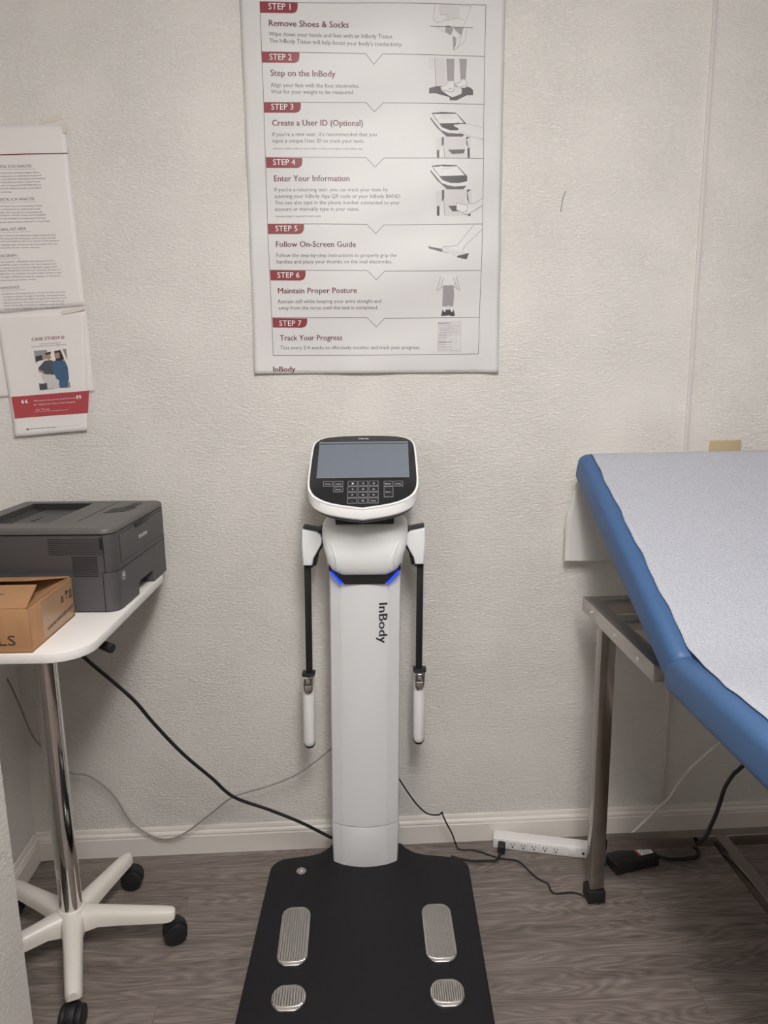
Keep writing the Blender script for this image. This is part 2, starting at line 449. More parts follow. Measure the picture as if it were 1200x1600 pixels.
bodies = [
 [('Wipe down your hands and feet with an InBody Tissue.', (420.5, 57), (614, 61)), ("The InBody Tissue will help boost your body's conductivity.", (421, 67.5), (628.5, 73.2))],
 [('Align your feet with the foot electrodes.', (423, 136), (561.5, 136.5)), ('Wait for your weight to be measured', (423.5, 146.3), (551.5, 146.5))],
 [("If you're a new user, it's recommended that you", (426, 213.5), (588.5, 213)), ('input a unique User ID to track your tests.', (426.5, 223.7), (569.5, 223.3))],
 [("If you're a returning user, you can track your tests by", (429, 299.3), (606, 299)), ('scanning your InBody App QR code or your InBody BAND.', (429, 309.3), (626.5, 309.3)),
  ('You can also type in the phone number connected to your', (429.5, 319.3), (625, 319.3)), ('account or manually type in your name.', (429.5, 329.5), (561.5, 329.5))],
 [('Follow the step-by-step instructions to properly grip the', (432, 401.8), (619.5, 401.6)), ('handles and place your thumbs on the oval electrodes.', (432.5, 411.8), (613, 411.6))],
 [('Remain still while keeping your arms straight and', (435, 473.8), (595.5, 473.2)), ('away from the torso until the test is completed.', (435.5, 483.8), (591, 483.2))],
 [('Test every 2-4 weeks to effectively monitor and track your progress.', (438, 546), (656, 545.3))]]
for k, ls in enumerate(bodies):
    mb = MB()
    for s, a, b_ in ls: ptext(mb, s, a, b_, 6.1, 'ink_grey')
    if k == 2: ptext(mb, 'Add your mobile number to your profile to track your progress via the InBody App.', (426.5, 234.3), (567, 233.8), 2.7, 'ink_grey')
    if k == 3: ptext(mb, '*Accurate height is required for best results.', (430, 339.3), (502, 339), 2.7, 'ink_grey')
    mb.build('step_text', pr)
mb = MB(); ptext(mb, 'InBody', (427.5, 581), (461.5, 580.6), 9, 'ink_maroon', .034); mb.build('logo', pr)
mb = MB(); pline(mb, [(464, 579.8), (483.5, 579.6)], .7, 'ink_mid'); mb.build('logo_rule', pr)
mb = MB(); ptext(mb, 'COPYRIGHT 1996 INBODY CO., LTD. ALL RIGHTS RESERVED', (693, 580), (747, 579.5), 2, 'ink_mid'); mb.build('imprint', pr)
# illustrations; a: crop at (640,0) x5.714, b: crop at (640,240) x4.571
fa = lambda L_: [(640+x/5.714, y/5.714) for x, y in L_]
fb = lambda L_: [(640+x/4.571, 240+y/4.571) for x, y in L_]
mb = MB()
ppoly(mb, fa([(275, 45), (450, 50), (440, 165), (345, 170), (320, 130), (275, 130)]), 'ink_pale', .0004)
ppoly(mb, fa([(320, 235), (350, 228), (375, 245), (390, 265), (368, 318), (316, 290)]), 'ink_mid', .0005)
ppoly(mb, fa([(385, 243), (482, 243), (462, 318), (400, 262)]), 'ink_mid', .0005)
ppoly(mb, fa([(383, 320), (415, 340), (415, 400), (390, 455)]), 'ink_mid', .0005)
pline(mb, fa([(184, 240), (562, 248)]), .8, 'ink_grey', .0007)
for L_ in ([(228, 42), (215, 130), (212, 185), (240, 208), (300, 190), (345, 165), (330, 130), (300, 140), (272, 132), (270, 45)], [(450, 55), (550, 55), (480, 240), (440, 410), (395, 455)],
           [(320, 185), (440, 165), (475, 180)], [(240, 245), (312, 292)], [(510, 265), (495, 365), (400, 452)], [(400, 262), (462, 318), (425, 345)]):
    pline(mb, fa(L_), .5, 'ink_mid', .0006)
mb.build('illustration', pr)
mb = MB()
ppoly(mb, fa([(222, 520), (310, 520), (330, 750), (240, 768)]), 'ink_pale')
ppoly(mb, fa([(326, 525), (400, 525), (395, 725), (336, 725)]), 'ink_mid')
ppoly(mb, fa([(443, 525), (512, 525), (500, 712), (455, 712)]), 'ink_mid')
ppoly(mb, fa([(175, 790), (235, 772), (420, 770), (540, 780), (566, 805), (566, 850), (510, 852), (418, 868), (418, 898), (358, 898), (355, 870), (225, 835), (172, 838)]), 'ink_grey', .0004)
ppoly(mb, fa([(268, 785), (330, 755), (345, 728), (395, 728), (400, 800), (385, 822), (310, 812)]), 'ink_light', .0007)
ppoly(mb, fa([(400, 755), (455, 735), (460, 712), (500, 712), (515, 775), (490, 790), (440, 785)]), 'ink_light', .0007)
for L_ in ([(268, 785), (330, 755), (345, 728)], [(395, 728), (400, 800), (385, 822), (310, 812), (268, 785)], [(400, 755), (455, 735), (460, 712)], [(500, 712), (515, 775), (490, 790), (440, 785), (400, 755)], [(340, 805), (365, 790), (395, 805)], [(455, 780), (485, 765), (512, 778)]):
    pline(mb, fa(L_), .5, 'ink_grey', .0009)
pline(mb, fa([(222, 520), (236, 770)]), .6, 'ink_grey', .0006); pline(mb, fa([(182, 515), (182, 610), (200, 610), (200, 515)]), .4, 'ink_mid', .0006)
mb.build('illustration', pr)
def console_picture(mb, g, code, cut):
    ppoly(mb, g([(190, 1015), (290, 1003), (410, 1008), (430, 1025), (505, 1105), (520, 1160), (500, 1190), (430, 1195), (350, 1190), (280, 1165), (215, 1085), (183, 1045)]), 'ink_light', .0005)
    ppoly(mb, g([(183, 1045), (215, 1085), (280, 1165), (350, 1192), (500, 1190), (470, 1222), (330, 1222), (300, 1195), (240, 1140), (185, 1065)]), 'ink_grey', .0004)
    ppoly(mb, g([(195, 1012), (290, 1003), (410, 1008), (430, 1025), (505, 1105), (505, 1150), (440, 1165), (360, 1165), (290, 1140), (225, 1060)]), 'ink_black', .0007)
    ppoly(mb, g([(205, 1022), (415, 1018), (485, 1098), (265, 1105)]), 'ink_light', .0009)
    ppoly(mb, g([(305, 1215), (480, 1215), (500, 1260), (495, 1330), (300, 1335), (298, 1260)]), 'ink_pale', .0004)
    ppoly(mb, g([(310, 1335), (495, 1330), (500, 1410), (312, 1410)]), 'ink_pale', .0004)
    ppoly(mb, g([(340, 1340), (495, 1335), (480, 1372), (380, 1380)]), 'ink_grey', .0006)
    ppoly(mb, g([(230, 1235), (300, 1225), (300, 1270), (270, 1345), (235, 1340)]), 'ink_pale', .0004)
    ppoly(mb, g([(500, 1225), (545, 1222), (545, 1330), (520, 1325)]), 'ink_pale', .0004)
    ppoly(mb, g([(285, 1230), (305, 1225), (305, 1290), (285, 1310)]), 'ink_grey', .0006)
    ppoly(mb, g([(503, 1225), (540, 1222), (508, 1245), (525, 1325), (505, 1290)]), 'ink_grey', .0006)
    ppoly(mb, g([(242, 1342), (264, 1342), (264, 1410), (242, 1410)]), 'ink_black', .0006)
    ppoly(mb, g([(515, 1325), (535, 1325), (535, 1412), (515, 1412)]), 'ink_black', .0006)
    pline(mb, g([(280, 1042), (370, 1032)]), .4, 'ink_mid', .0011)
    pline(mb, g([(302, 1300), (312, 1410)]), .6, 'ink_grey', .0007)
mb = MB(); console_picture(mb, fa, False, 0)
ppoly(mb, fa([(390, 1115), (460, 1108), (520, 1110), (655, 1140), (655, 1245), (520, 1165), (440, 1190), (432, 1150), (440, 1135), (400, 1132)]), 'paper', .0011)
pline(mb, fa([(390, 1118), (460, 1108), (520, 1110), (655, 1140)]), .5, 'ink_mid', .0012); pline(mb, fa([(655, 1250), (520, 1168), (440, 1190)]), .5, 'ink_mid', .0012)
pline(mb, fa([(270, 1060), (400, 1050)]), .3, 'ink_mid', .0011)
mb.build('illustration', pr)
mb = MB()
g4 = lambda L_: fb([((x-183)*.80+147, (y-1003)*1.0*.80+82) for x, y in L_])
def g4(L_): return fb([(147+(x-183)*.815, 82+(y-1003)*(1.0 if y > 1230 else .80)*1.0 - (0 if y <= 1230 else 45)) for x, y in L_])
console_picture(mb, g4, False, 0)
ppoly(mb, fb([(335, 352), (415, 372), (408, 412), (378, 420), (333, 402)]), 'ink_light', .0011)
pline(mb, fb([(335, 352), (415, 372), (408, 412), (378, 420), (333, 402), (335, 352)]), .5, 'ink_grey', .0012)
ppoly(mb, fb([(380, 425), (415, 375), (405, 358), (460, 358), (522, 318), (522, 368), (450, 415), (415, 438)]), 'paper', .0011)
pline(mb, fb([(405, 358), (460, 358), (522, 318)]), .5, 'ink_grey', .0012); pline(mb, fb([(522, 368), (450, 415), (405, 438), (380, 425)]), .5, 'ink_grey', .0012)
mb.build('illustration', pr)
mb = MB()
ppoly(mb, fb([(130, 662), (235, 682), (235, 705), (140, 678)]), 'ink_grey', .0005)
ppoly(mb, fb([(235, 668), (250, 662), (285, 685), (422, 712), (405, 755), (330, 738), (280, 712), (240, 712), (230, 690)]), 'ink_pale', .0006)
ppoly(mb, fb([(422, 712), (405, 757), (335, 742), (340, 732), (398, 742)]), 'ink_black', .0008)
pline(mb, fb([(458, 508), (340, 655), (290, 665), (250, 665)]), .5, 'ink_grey', .0007); pline(mb, fb([(518, 540), (390, 665), (378, 695)]), .5, 'ink_grey', .0007)
pline(mb, fb([(250, 662), (235, 672), (230, 700), (280, 712)]), .5, 'ink_grey', .0007)
mb.build('illustration', pr)
mb = MB()
ppoly(mb, fb([(220, 865), (332, 865), (312, 940), (240, 940)]), 'ink_light', .0004)
ppoly(mb, fb([(238, 942), (314, 942), (318, 1010), (312, 1090), (290, 1095), (282, 1000), (274, 985), (262, 1040), (258, 1092), (234, 1092), (238, 1010)]), 'ink_mid', .0005)
ppoly(mb, fb([(268, 1005), (280, 1005), (288, 1115), (270, 1115)]), 'ink_pale', .0004)
ppoly(mb, fb([(236, 1115), (314, 1115), (325, 1158), (300, 1162), (285, 1155), (255, 1158), (225, 1160)]), 'ink_black', .0006)
ppoly(mb, fb([(238, 1092), (258, 1092), (256, 1130), (244, 1130)]), 'ink_light', .0008); ppoly(mb, fb([(292, 1092), (310, 1092), (308, 1130), (296, 1130)]), 'ink_light', .0008)
for L_ in ([(220, 880), (195, 978), (238, 950)], [(243, 885), (222, 960)], [(334, 880), (356, 975), (312, 950)], [(312, 885), (336, 960)]): pline(mb, fb(L_), .5, 'ink_grey', .0007)
mb.build('illustration', pr)
mb = MB()
ppoly(mb, fb([(205, 1200), (368, 1192), (362, 1420), (200, 1420)]), 'ink_pale', .0004)
for k in range(12):
    y = 1212+k*17; x1 = 296 if k % 3 else 286
    pline(mb, fb([(206, y), (x1, y-2)]), .5 + (.5 if k in (0, 3, 5, 8) else 0), 'ink_mid' if k % 2 else 'ink_grey', .0006)
    if k > 0: pline(mb, fb([(308, y+4), (352 if k % 2 else 340, y+2)]), .5, 'ink_mid', .0006)
for x in (205, 302, 366): pline(mb, fb([(x, 1200), (x-4, 1418)]), .4, 'ink_mid', .0006)
mb.build('illustration', pr)

# ================================================================== sheets on the left of the back wall
def wall_sheet(name, label, pts, depth, mt='sheet', curl=0, group=None):
    P4 = [at(*p, y=-.004) for p in pts]           # tl, tr, br, bl
    O = sum(P4, Vector())/4; O.y = 0
    r_ = thing(name, label, 'paper', O)
    def off(x, z): return depth + .0007*math.sin(x*40+z*13) + .0005*math.sin(z*33)
    def g(u, v):
        p = (P4[3]*(1-u)+P4[2]*u)*(1-v)+(P4[0]*(1-u)+P4[1]*u)*v
        e = curl*max(0, (.25-v)/.25)**2
        return Vector((p.x, -off(p.x, p.z)-e, p.z))-O
    MB().grid(g, 20, 30, mt).build('sheet', r_, solid=.0003)
    def on(l): return lambda p: Vector((p.x, -off(p.x, p.z)-l, p.z))-O
    return r_, on
def stext(mb, s, p, q, hpx, mt, mp, bold=0.0):
    A, B = W(*p), W(*q); d = (B-A).normalized()
    letters(mb, s, A, B, hpx*.0015, (-d.z, 0, d.x), (0, 0, 0), mt, bold, mp)
blank, on0 = wall_sheet('blank_sheet', 'plain paper sheet mostly covered by the case study page', [(-40, 470), (133, 470), (147, 612), (-20, 622)], .0025)
info, on1 = wall_sheet('information_sheet', 'long paper sheet of analysis explanations, taped above the case study page', [(-62, 198), (100, 194), (133, 478), (-45, 493)], .0040)
Z1 = lambda x, y: (x/8.571, 180+y/8.571)
Z2 = lambda x, y: (x/8.571, 330+y/8.571)
mb = MB(); pline(mb, [(-50, 243.5), Z1(0, 531), Z1(905, 510)], 1.6, 'ink_maroon', mp=on1(.0004)); mb.build('header_rule', info)
ht = [('SEGMENTAL ECW ANALYSIS', Z1(-160, 711), Z1(425, 698), Z1(480, 720)), ('SEGMENTAL ICW ANALYSIS', Z1(-120, 1152), Z1(462, 1137), Z1(500, 1158)), ('VISCERAL FAT AREA', Z2(-75, 272), Z2(352, 250), Z2(410, 272)),
      ('BIVA GRAPH', Z2(-25, 619), Z2(222, 610), Z2(275, 628)), ('IMPEDANCE', Z2(15, 1052), Z2(265, 1032), Z2(335, 1048))]
for s, a, b_, e in ht:
    mb = MB(); stext(mb, s, a, b_, 4.6, 'ink_grey', on1(.0004)); pline(mb, [(a[0], a[1]+2.4), e], .4, 'ink_mid', mp=on1(.0004)); mb.build('section_heading', info)
paras = [
 (Z1, [('This shows how much Extracellular Water', 782, 775, 530), ('is contained in an individual\'s body and', 828, 815, 555), ('can vary with the distribution of localized', 868, 855, 605), ('areas and may indicate health-related issues.', 908, 898, 545), ('along with the Segmental ECW/TBW Ratio in', 950, 942, 550), ('Segmental Lean Analysis section to see where', 990, 982, 555), ('swelling is occurring.', 1040, 1035, 155)]),
 (Z1, [('This shows how much Intracellular Water', 1230, 1222, 570), ('fluid is contained in an individual\'s body', 1272, 1264, 545)]),
 (Z2, [('segments. You can use it in assessing body', 28, 20, 570), ('composition. Examine these values alongside', 65, 58, 612), ('Segmental Lean Analysis to understand if the lean', 110, 100, 615), ('changes are due to water retention or muscle gain.', 160, 140, 680)]),
 (Z2, [('Visceral fat is found in the abdominal region between your', 340, 325, 750), ('organs. The Visceral Fat Area graph aims to show the risk', 380, 365, 750), ('greater for you based on the cross section of the abdomen.', 415, 402, 800), ('screen. Staying below 100cm2 is the Visceral Fat Area can', 465, 445, 770), ('help decrease the risk for chronic diseases.', 500, 492, 540)]),
 (Z2, [('Initially from research, a Bioelectrical Impedance Vector', 690, 670, 730), ('Analysis (BIVA) graph normalizes the raw resistance and', 730, 712, 750), ('reactance values measured to an individual\'s height. Each', 772, 752, 765), ('mapping the distribution of hydration and body cell mass on', 808, 790, 810), ('a grid it is a graph that now displays the percentiles related to the', 850, 830, 822), ('healthy average. Utilize it to help you gauge an individual\'s', 892, 872, 815), ('hydration level and cellular health.', 938, 920, 490)]),
 (Z2, [('Impedance is the resistance your measured when electrical', 1118, 1088, 870, 25), ('currents are applied throughout the body. This graph shows', 1158, 1130, 868, 38), ('impedance values at the different frequencies tested for each', 1196, 1168, 888, 42), ('segment measured. The result values for the Trunk (TR) are', 1238, 1210, 862, 48), ('shown on the right hand side as a different scale since the', 1275, 1250, 858, 55), ('values are much smaller than the rest of the segments.', 1322, 1298, 805, 58)])]
for Z, ls in paras:
    mb = MB()
    for l in ls:
        s, y0, y1, x1 = l[:4]
        if len(l) > 4: x0 = l[4]
        else: x0 = x1-len(s)*15.2
        sl = (y1-y0)/max(60, x1-max(x0, 0))
        stext(mb, s, Z(x0, y1-(x1-x0)*sl), Z(x1, y1), 2.5, 'ink_grey', on1(.0004))
    mb.build('paragraph', info)
case, on2 = wall_sheet('case_study_page', 'white page with a photo and a coral red quote band, above the printer', [(-7, 491), (132, 487.5), (138, 672), (25, 682)], .0056, curl=.006)
def off2(l):
    f0 = on2(l)
    return f0
# curl is only in the lowest quarter: print there follows it
Q4 = [at(*p, y=-.004) for p in ((-7, 491), (132, 487.5), (138, 672), (25, 682))]
def on3(l):
    f0 = on2(l)
    def g(p):
        zb = Q4[3].z+(Q4[2].z-Q4[3].z)*(p.x-Q4[3].x)/(Q4[2].x-Q4[3].x); zt = Q4[0].z
        v = (p.z-zb)/(zt-zb); q = f0(p); q.y -= .006*max(0, (.25-v)/.25)**2
        return q
    return g
Z3 = lambda x, y: (x/7.275, 480+y/7.275)
mb = MB(); stext(mb, 'CASE STUDY', Z3(365, 384), Z3(690, 362), 5.4, 'ink_red', on3(.0004), .02); stext(mb, '#3', Z3(697, 360), Z3(735, 357), 5.2, 'ink_red', on3(.0004), .02); mb.build('title', case)
mb = MB(); stext(mb, 'Drawing You Standards', Z3(462, 425), Z3(690, 410), 2.2, 'ink_grey', on3(.0004)); stext(mb, 'InBody, and How He Is Using the Biggest Results', Z3(362, 458), Z3(762, 428), 2.2, 'ink_grey', on3(.0004)); mb.build('subtitle', case)
mb = MB()
def z3p(pts, mt, l): ppoly(mb, [Z3(*p) for p in pts], mt, mp=on3(l))
z3p([(388, 495), (755, 472), (805, 912), (457, 942)], 'print_grey', .0004)
z3p([(388, 495), (540, 486), (530, 590), (405, 620)], 'ink_mid', .0006)
z3p([(405, 560), (480, 545), (490, 600), (415, 620)], 'ink_black', .0008)
z3p([(440, 690), (510, 610), (590, 600), (640, 640), (620, 770), (500, 760), (450, 725)], 'print_slate', .0008)
z3p([(525, 530), (575, 520), (585, 575), (560, 605), (530, 580)], 'print_skin', .0010)
z3p([(518, 520), (580, 505), (585, 530), (525, 545)], 'print_hair', .0012)
z3p([(600, 620), (650, 600), (740, 605), (775, 680), (790, 810), (770, 912), (690, 918), (640, 800), (600, 700)], 'print_blue', .0010)
z3p([(620, 500), (690, 485), (735, 590), (700, 610), (640, 605)], 'print_hair', .0011)
z3p([(632, 520), (680, 515), (685, 575), (640, 585)], 'print_skin', .0013)
z3p([(440, 700), (510, 735), (515, 755), (445, 735)], 'print_skin', .0012)
z3p([(470, 765), (585, 762), (680, 835), (675, 915), (540, 930), (530, 810), (475, 785)], 'ink_pale', .0014)
z3p([(450, 880), (540, 860), (545, 932), (457, 940)], 'print_slate', .0016)
mb.build('photograph', case)
mb = MB(); ppoly(mb, [Z3(132, 1020), Z3(570, 984), Z3(1015, 948), Z3(1005, 1203), Z3(590, 1232), Z3(175, 1266)], 'ink_banner', mp=on3(.0005), dense=True)
band = mb.build('quote_band', case)
mb = MB()
stext(mb, '\u201c', Z3(268, 1174), Z3(332, 1169), 19.5, 'ink_white', on3(.0010), .02); stext(mb, '\u201d', Z3(890, 1125), Z3(940, 1121), 19.5, 'ink_white', on3(.0010), .02)
stext(mb, 'The machine has proven itself & became', Z3(388, 1073), Z3(870, 1036), 2.6, 'ink_white', on3(.0010)); stext(mb, 'the "NASA hub" from a Trust Hospital.', Z3(388, 1118), Z3(862, 1082), 2.6, 'ink_white', on3(.0010))
stext(mb, '- Juan Thomas', Z3(400, 1172), Z3(568, 1164), 2.6, 'ink_white', on3(.0010), .02); pline(mb, [Z3(400, 1192), Z3(780, 1165)], .35, 'ink_white', mp=on3(.0010))
mb.build('quote_text', band)
mb = MB(); ppoly(mb, [Z3(312, 1380), Z3(338, 1377), Z3(339, 1394), Z3(313, 1397)], 'ink_grey', mp=on3(.0005)); pline(mb, [Z3(350, 1382), Z3(640, 1362)], .8, 'ink_grey', mp=on3(.0005)); pline(mb, [Z3(640, 1362), Z3(910, 1338)], .25, 'ink_mid', mp=on3(.0005)); mb.build('footer', case)
def tape(label, pts, y):
    P = [at(*p, y=-y) for p in pts]
    mb = MB(); mb.loft([[p for p in P], [p+Vector((0, .0004, 0)) for p in P]], 'tape')
    tag(mb.build('tape_strip'), label, 'tape')
tape('short clear tape strip on bare wall above the information sheet', [(64, 188), (95, 179), (97, 186), (66, 194)], .0009)
tape('clear tape strip over the top right corner of the information sheet', [(95, 193), (101, 191), (103.5, 207), (97.5, 208)], .0062)
tape('clear tape strip at the lower right corner of the information sheet', [(96, 486), (132, 478), (133, 484), (97, 492)], .0078)

# ================================================================== outlet on the back wall
ol = thing('wall_outlet', 'tan wall outlet cover just above the exam paper', 'outlet', (1.040, 0, 1.165))
MB().box((0, -.004, -.002), (.086, .008, .052), 'outlet', .0025).build('cover_plate', ol)
MB().box((.0, -.0095, -.0105), (.024, .003, .010), 'outlet', .001).build('socket', ol)
MB().box((0, -.0112, -.0145), (.020, .0006, .0018), 'rubber').build('slot', ol)

# ================================================================== body composition analyzer
an = thing('body_composition_analyzer', 'white standing body analyzer with black foot platform, tilted screen and two hanging hand grips', 'body analyzer', (.0276, -.1607, 0), R(-3.2))
def lean(p): return Vector((p.x+.0135*max(0, p.z-.06)/.83, p.y, p.z))
# platform
def platform_outline(cx=.012, hw=.272, yb=.024, yf=-.74):
    o = []
    def arc(x, y, r, a0, a1, n=8):
        for k in range(n+1):
            t = R(a0+(a1-a0)*k/n); o.append((x+r*math.cos(t), y+r*math.sin(t)))
    arc(cx+hw-.05, yb-.052, .05, 0, 84)
    o.append((cx+.155, yb+.008)); o.append((cx+.125, yb+.018)); o.append((cx+.100, yb+.040))
    arc(cx+.083, yb+.048, .012, 20, 90, 3); arc(cx-.103, yb+.048, .012, 90, 160, 3)
    o.append((cx-.120, yb+.040)); o.append((cx-.142, yb+.018)); o.append((cx-.170, yb+.008))
    arc(cx-hw+.05, yb-.052, .05, 96, 180); arc(cx-hw+.05, yf+.05, .05, 180, 270); arc(cx+hw-.05, yf+.05, .05, 270, 360)
    return o
MB().prism(platform_outline(), .014, .056, 'mat_black', bev=.005, seg=3).build('platform', an)
for x, y in ((-.2, -.06), (.22, -.06), (-.2, -.66), (.22, -.66)):
    MB().cyl((x, y, 0), (x, y, .016), .022, 'rubber').build('foot', an)
def electrode(cx, cy, wd, ln, rot, n):
    T = Matrix.Translation((cx, cy, 0)) @ Matrix.Rotation(R(rot), 4, 'Z')
    hw, hl = wd/2, ln/2; r = min(hw*.62, .03); mb = MB()
    o = rrect(-hw, -hl, hw, hl, r, 7)
    o = [(x*(1-.05*abs(y)/hl), y+(.006 if y > 0 else -.006)*(1-(x/hw)**2)) for x, y in o]
    mb.prism(o, .054, .0602, 'steel', bev=.0022, seg=2, T=T)
    for k in range(n):
        x = -hw*.80+1.6*hw*k/(n-1); e = hl-.005 if abs(x) < hw-r else hl-r+math.sqrt(max(0, r*r-(abs(x)-hw+r)**2))-.006
        mb.cyl((x, -e, .0600), (x, e, .0600), hw*.8/n*1.15, 'steel', n=8, T=T)
    mb.build('foot_electrode', an, angle=50)
electrode(-.164, -.267, .074, .176, 2.6, 11)
electrode(.1845, -.260, .076, .176, 1.8, 15)
electrode(-.1545, -.447, .076, .058, 2, 11)
electrode(.191, -.437, .076, .062, 1, 13)
mb = MB(); mb.cyl((-.173, -.036, .054), (-.173, -.036, .0585), .0135, 'steel', n=28, bev=.001); lv = mb.build('bubble_level', an)
MB().cyl((-.173, -.036, .0583), (-.173, -.036, .0592), .0088, 'ink_mid', n=20).build('level_glass', lv)
MB().cyl((-.172, -.038, .0590), (-.172, -.038, .0597), .0032, 'ink_white', n=16).build('level_bubble', lv)
# column
def col_ring(z, hw, front, back, cx=0):
    pts = [(-hw+.012, back), (-hw, back-.012), (-hw, .012), (-hw+.003, .004), (-.0612, -.0098), (-.060, -.0086), (-.0588, -.0105)]
    pts += [(x, front+(-.0105-front)*(abs(x)/.0588)**1.6) for x in (-.045, -.03, -.015, 0, .015, .03, .045)]
    pts += [(.0588, -.0105), (.060, -.0086), (.0612, -.0098), (hw-.003, .004), (hw, .012), (hw, back-.012), (hw-.012, back)]
    return [Vector((cx+x, y, z)) for x, y in pts]
mb = MB(); mb.loft([col_ring(z, h_, -.021, .085) for z, h_ in ((.178, .0915), (.5, .0915), (.905, .0918))], 'column_white')
mb.build('column', an, lean, angle=22)
mb = MB(); mb.loft([col_ring(z, h_, f_, .087) for z, h_, f_ in ((.052, .0885, -.020), (.058, .0895, -.0215), (.172, .0925, -.0225), (.1745, .0915, -.0215))], 'column_white')
mb.build('column_foot', an, lean, angle=22)
mb = MB()
letters(mb, 'InBody', (.0585, -.0119, .8085), (.0585, -.0119, .7010), .0235, (1, .185, 0), (-.0225, -.0046, 0), 'charcoal', .02)
mb.build('lettering', an, lean)
# recessed black band with the two light strips
ZB = .872
mb = MB(); mb.prism([(-.0905, .8985), (-.050, ZB-.010), (.050, ZB-.010), (.0905, .8985), (.0905, .92), (-.0905, .92)], -.0235, .01, 'black', 'y')
mb.build('dark_band', an, lean)
for s in (-1, 1):
    mb = MB(); mb.prism([(s*.0885, .8955), (s*.0832, .8965), (s*.0552, .8645), (s*.0620, .8640)], -.0255, -.02, 'led', 'y')
    mb.build('light_strip', an, lean)['label'] = 'glowing blue light strip'
# shoulder cover
def sup(hw, yf, yb, z, n=48, e=5.0):
    out = []; cy = (yf+yb)/2; hy = (yb-yf)/2
    for k in range(n):
        t = 2*math.pi*k/n; c, s_ = math.cos(t), math.sin(t)
        out.append(Vector((hw*math.copysign(abs(c)**(2/e), c), cy+hy*math.copysign(abs(s_)**(2/e), s_), z)))
    return out
def cover_rings():
    rs = []
    for z, hw, yf, yb in ((.887, .0925, -.0265, .080), (.890, .0945, -.0295, .082), (.907, .0965, -.0375, .084), (.927, .0985, -.0415, .086), (.950, .1035, -.0415, .088), (.968, .1070, -.0375, .089), (.985, .1085, -.0325, .089), (1.000, .1085, -.0265, .089), (1.011, .1065, -.0190, .086), (1.019, .101, -.0100, .078), (1.022, .090, .002, .066)):
        ring = sup(hw, yf, yb, z)
        if z < .95:
            k = (.95-z)/.063
            for p in ring:
                if abs(p.x) > .054: p.z += k*.014*min(1, (abs(p.x)-.054)/.034)
        rs.append(ring)
    return rs
mb = MB(); mb.loft(cover_rings(), 'cover_white')
for s in (-1, 1):      # the raised crease on each side of the cover
    mb.tube([(s*.086, -.0315, .972), (s*.078, -.0368, .957), (s*.0715, -.0402, .937), (s*.0685, -.0392, .917), (s*.068, -.0345, .902)], .0028, 'cover_white', n=8)
mb.build('shoulder_cover', an, lean, angle=50)
# neck and console
mb = MB(); mb.loft([[Vector((x*w_, y, z)) for x, y in rrect(-1, -.022, 1, .075, .012)] for z, w_ in ((1.016, .072), (1.030, .074), (1.060, .080), (1.110, .082))], 'black')
mb.build('neck', an, lean)
CT = Matrix.Translation((.0145, -.015, 1.147)) @ Matrix(((1, 0, 0, 0), (0, .83205, -.5547, 0), (0, .5547, .83205, 0), (0, 0, 0, 1)))
face = [(0, .1372), (.045, .1362), (.081, .133), (.104, .127), (.1185, .116), (.126, .098), (.1285, .058), (.1300, .0), (.1295, -.041), (.125, -.066), (.112, -.088), (.086, -.106), (.050, -.118), (0, -.1275)]
def smooth_half(h, sub=5):
    h2 = [(-h[1][0], h[1][1])]+h+[(2*h[-1][0]-h[-2][0], 2*h[-1][1]-h[-2][1])]
    out = []
    for i in range(1, len(h2)-2):
        a, b_, c, d = [Vector(q) for q in h2[i-1:i+3]]
        for k in range(sub):
            t = k/sub; q = .5*((2*b_)+(c-a)*t+(2*a-5*b_+4*c-d)*t*t+(3*b_-a-3*c+d)*t**3); out.append((q.x, q.y))
    return out+[h[-1]]
face = smooth_half(face)
face = face+[(-x, y) for x, y in face[-2:0:-1]]
def scale_o(o, sx, sy, dy=0): return [(x*sx, y*sy+dy) for x, y in o]
rim = [(x*1.03+math.copysign(.0008, x)*(x != 0), y*1.016 if y > 0 else y*1.03-.002) for x, y in face]
mb = MB()
def ring3(o, z): return [Vector((x, y, z)) for x, y in o]
low = [(x, y if y > -.03 else y-.011*min(1, (-.03-y)/.06)) for x, y in rim]
lowx = [(x, y if y > -.03 else y-.0135*min(1, (-.03-y)/.06)) for x, y in rim]
mb.loft([ring3(scale_o(face, .985, .985), -.001), ring3(scale_o(face, 1.004, 1.004), .0015), ring3(scale_o(rim, .996, .996), .0012), ring3(rim, -.002), ring3(low, -.013), ring3(lowx, -.019), ring3(scale_o(lowx, .985, .985), -.025), ring3(scale_o(lowx, .95, .95), -.027)], 'plastic_white', T=CT)
mb.build('console_shell', an, angle=30)
mb = MB(); mb.loft([ring3(scale_o(low, .975, .975), -.0245), ring3(scale_o(low, .965, .965), -.036), ring3(scale_o(low, .91, .91), -.047), ring3(scale_o(low, .70, .70), -.056)], 'black', T=CT)
mb.build('console_underside', an)
mb = MB(); mb.prism(scale_o(face, .998, .998), -.004, .0021, 'glass', bev=.0006, T=CT); panel = mb.build('control_panel', an)
mb = MB(); mb.prism(rrect(-.1135, -.0245, .1125, .1105, .0015), .0019, .0025, 'screen', T=CT); scr = mb.build('screen', an); scr['label'] = 'blank grey display screen'
for y in (.1105, -.0245):
    MB().box((-.0005, y, .0026), (.226, .0009, .0004), 'key_line', T=CT).build('screen_edge', scr)
MB().box((-.0005, .1035, .0026), (.222, .0022, .0003), 'glass', T=CT).build('screen_shadow_line', scr)
def clab(mb, s, x0, x1, y, h, mt='key_line'):
    v, f, wd = glyphs(s, 0); P = [CT @ Vector((x0+(x1-x0)*x/wd, y+h/CAPH*yy, .0027)) for x, yy in v]; mb.raw(P, f, mt, False)
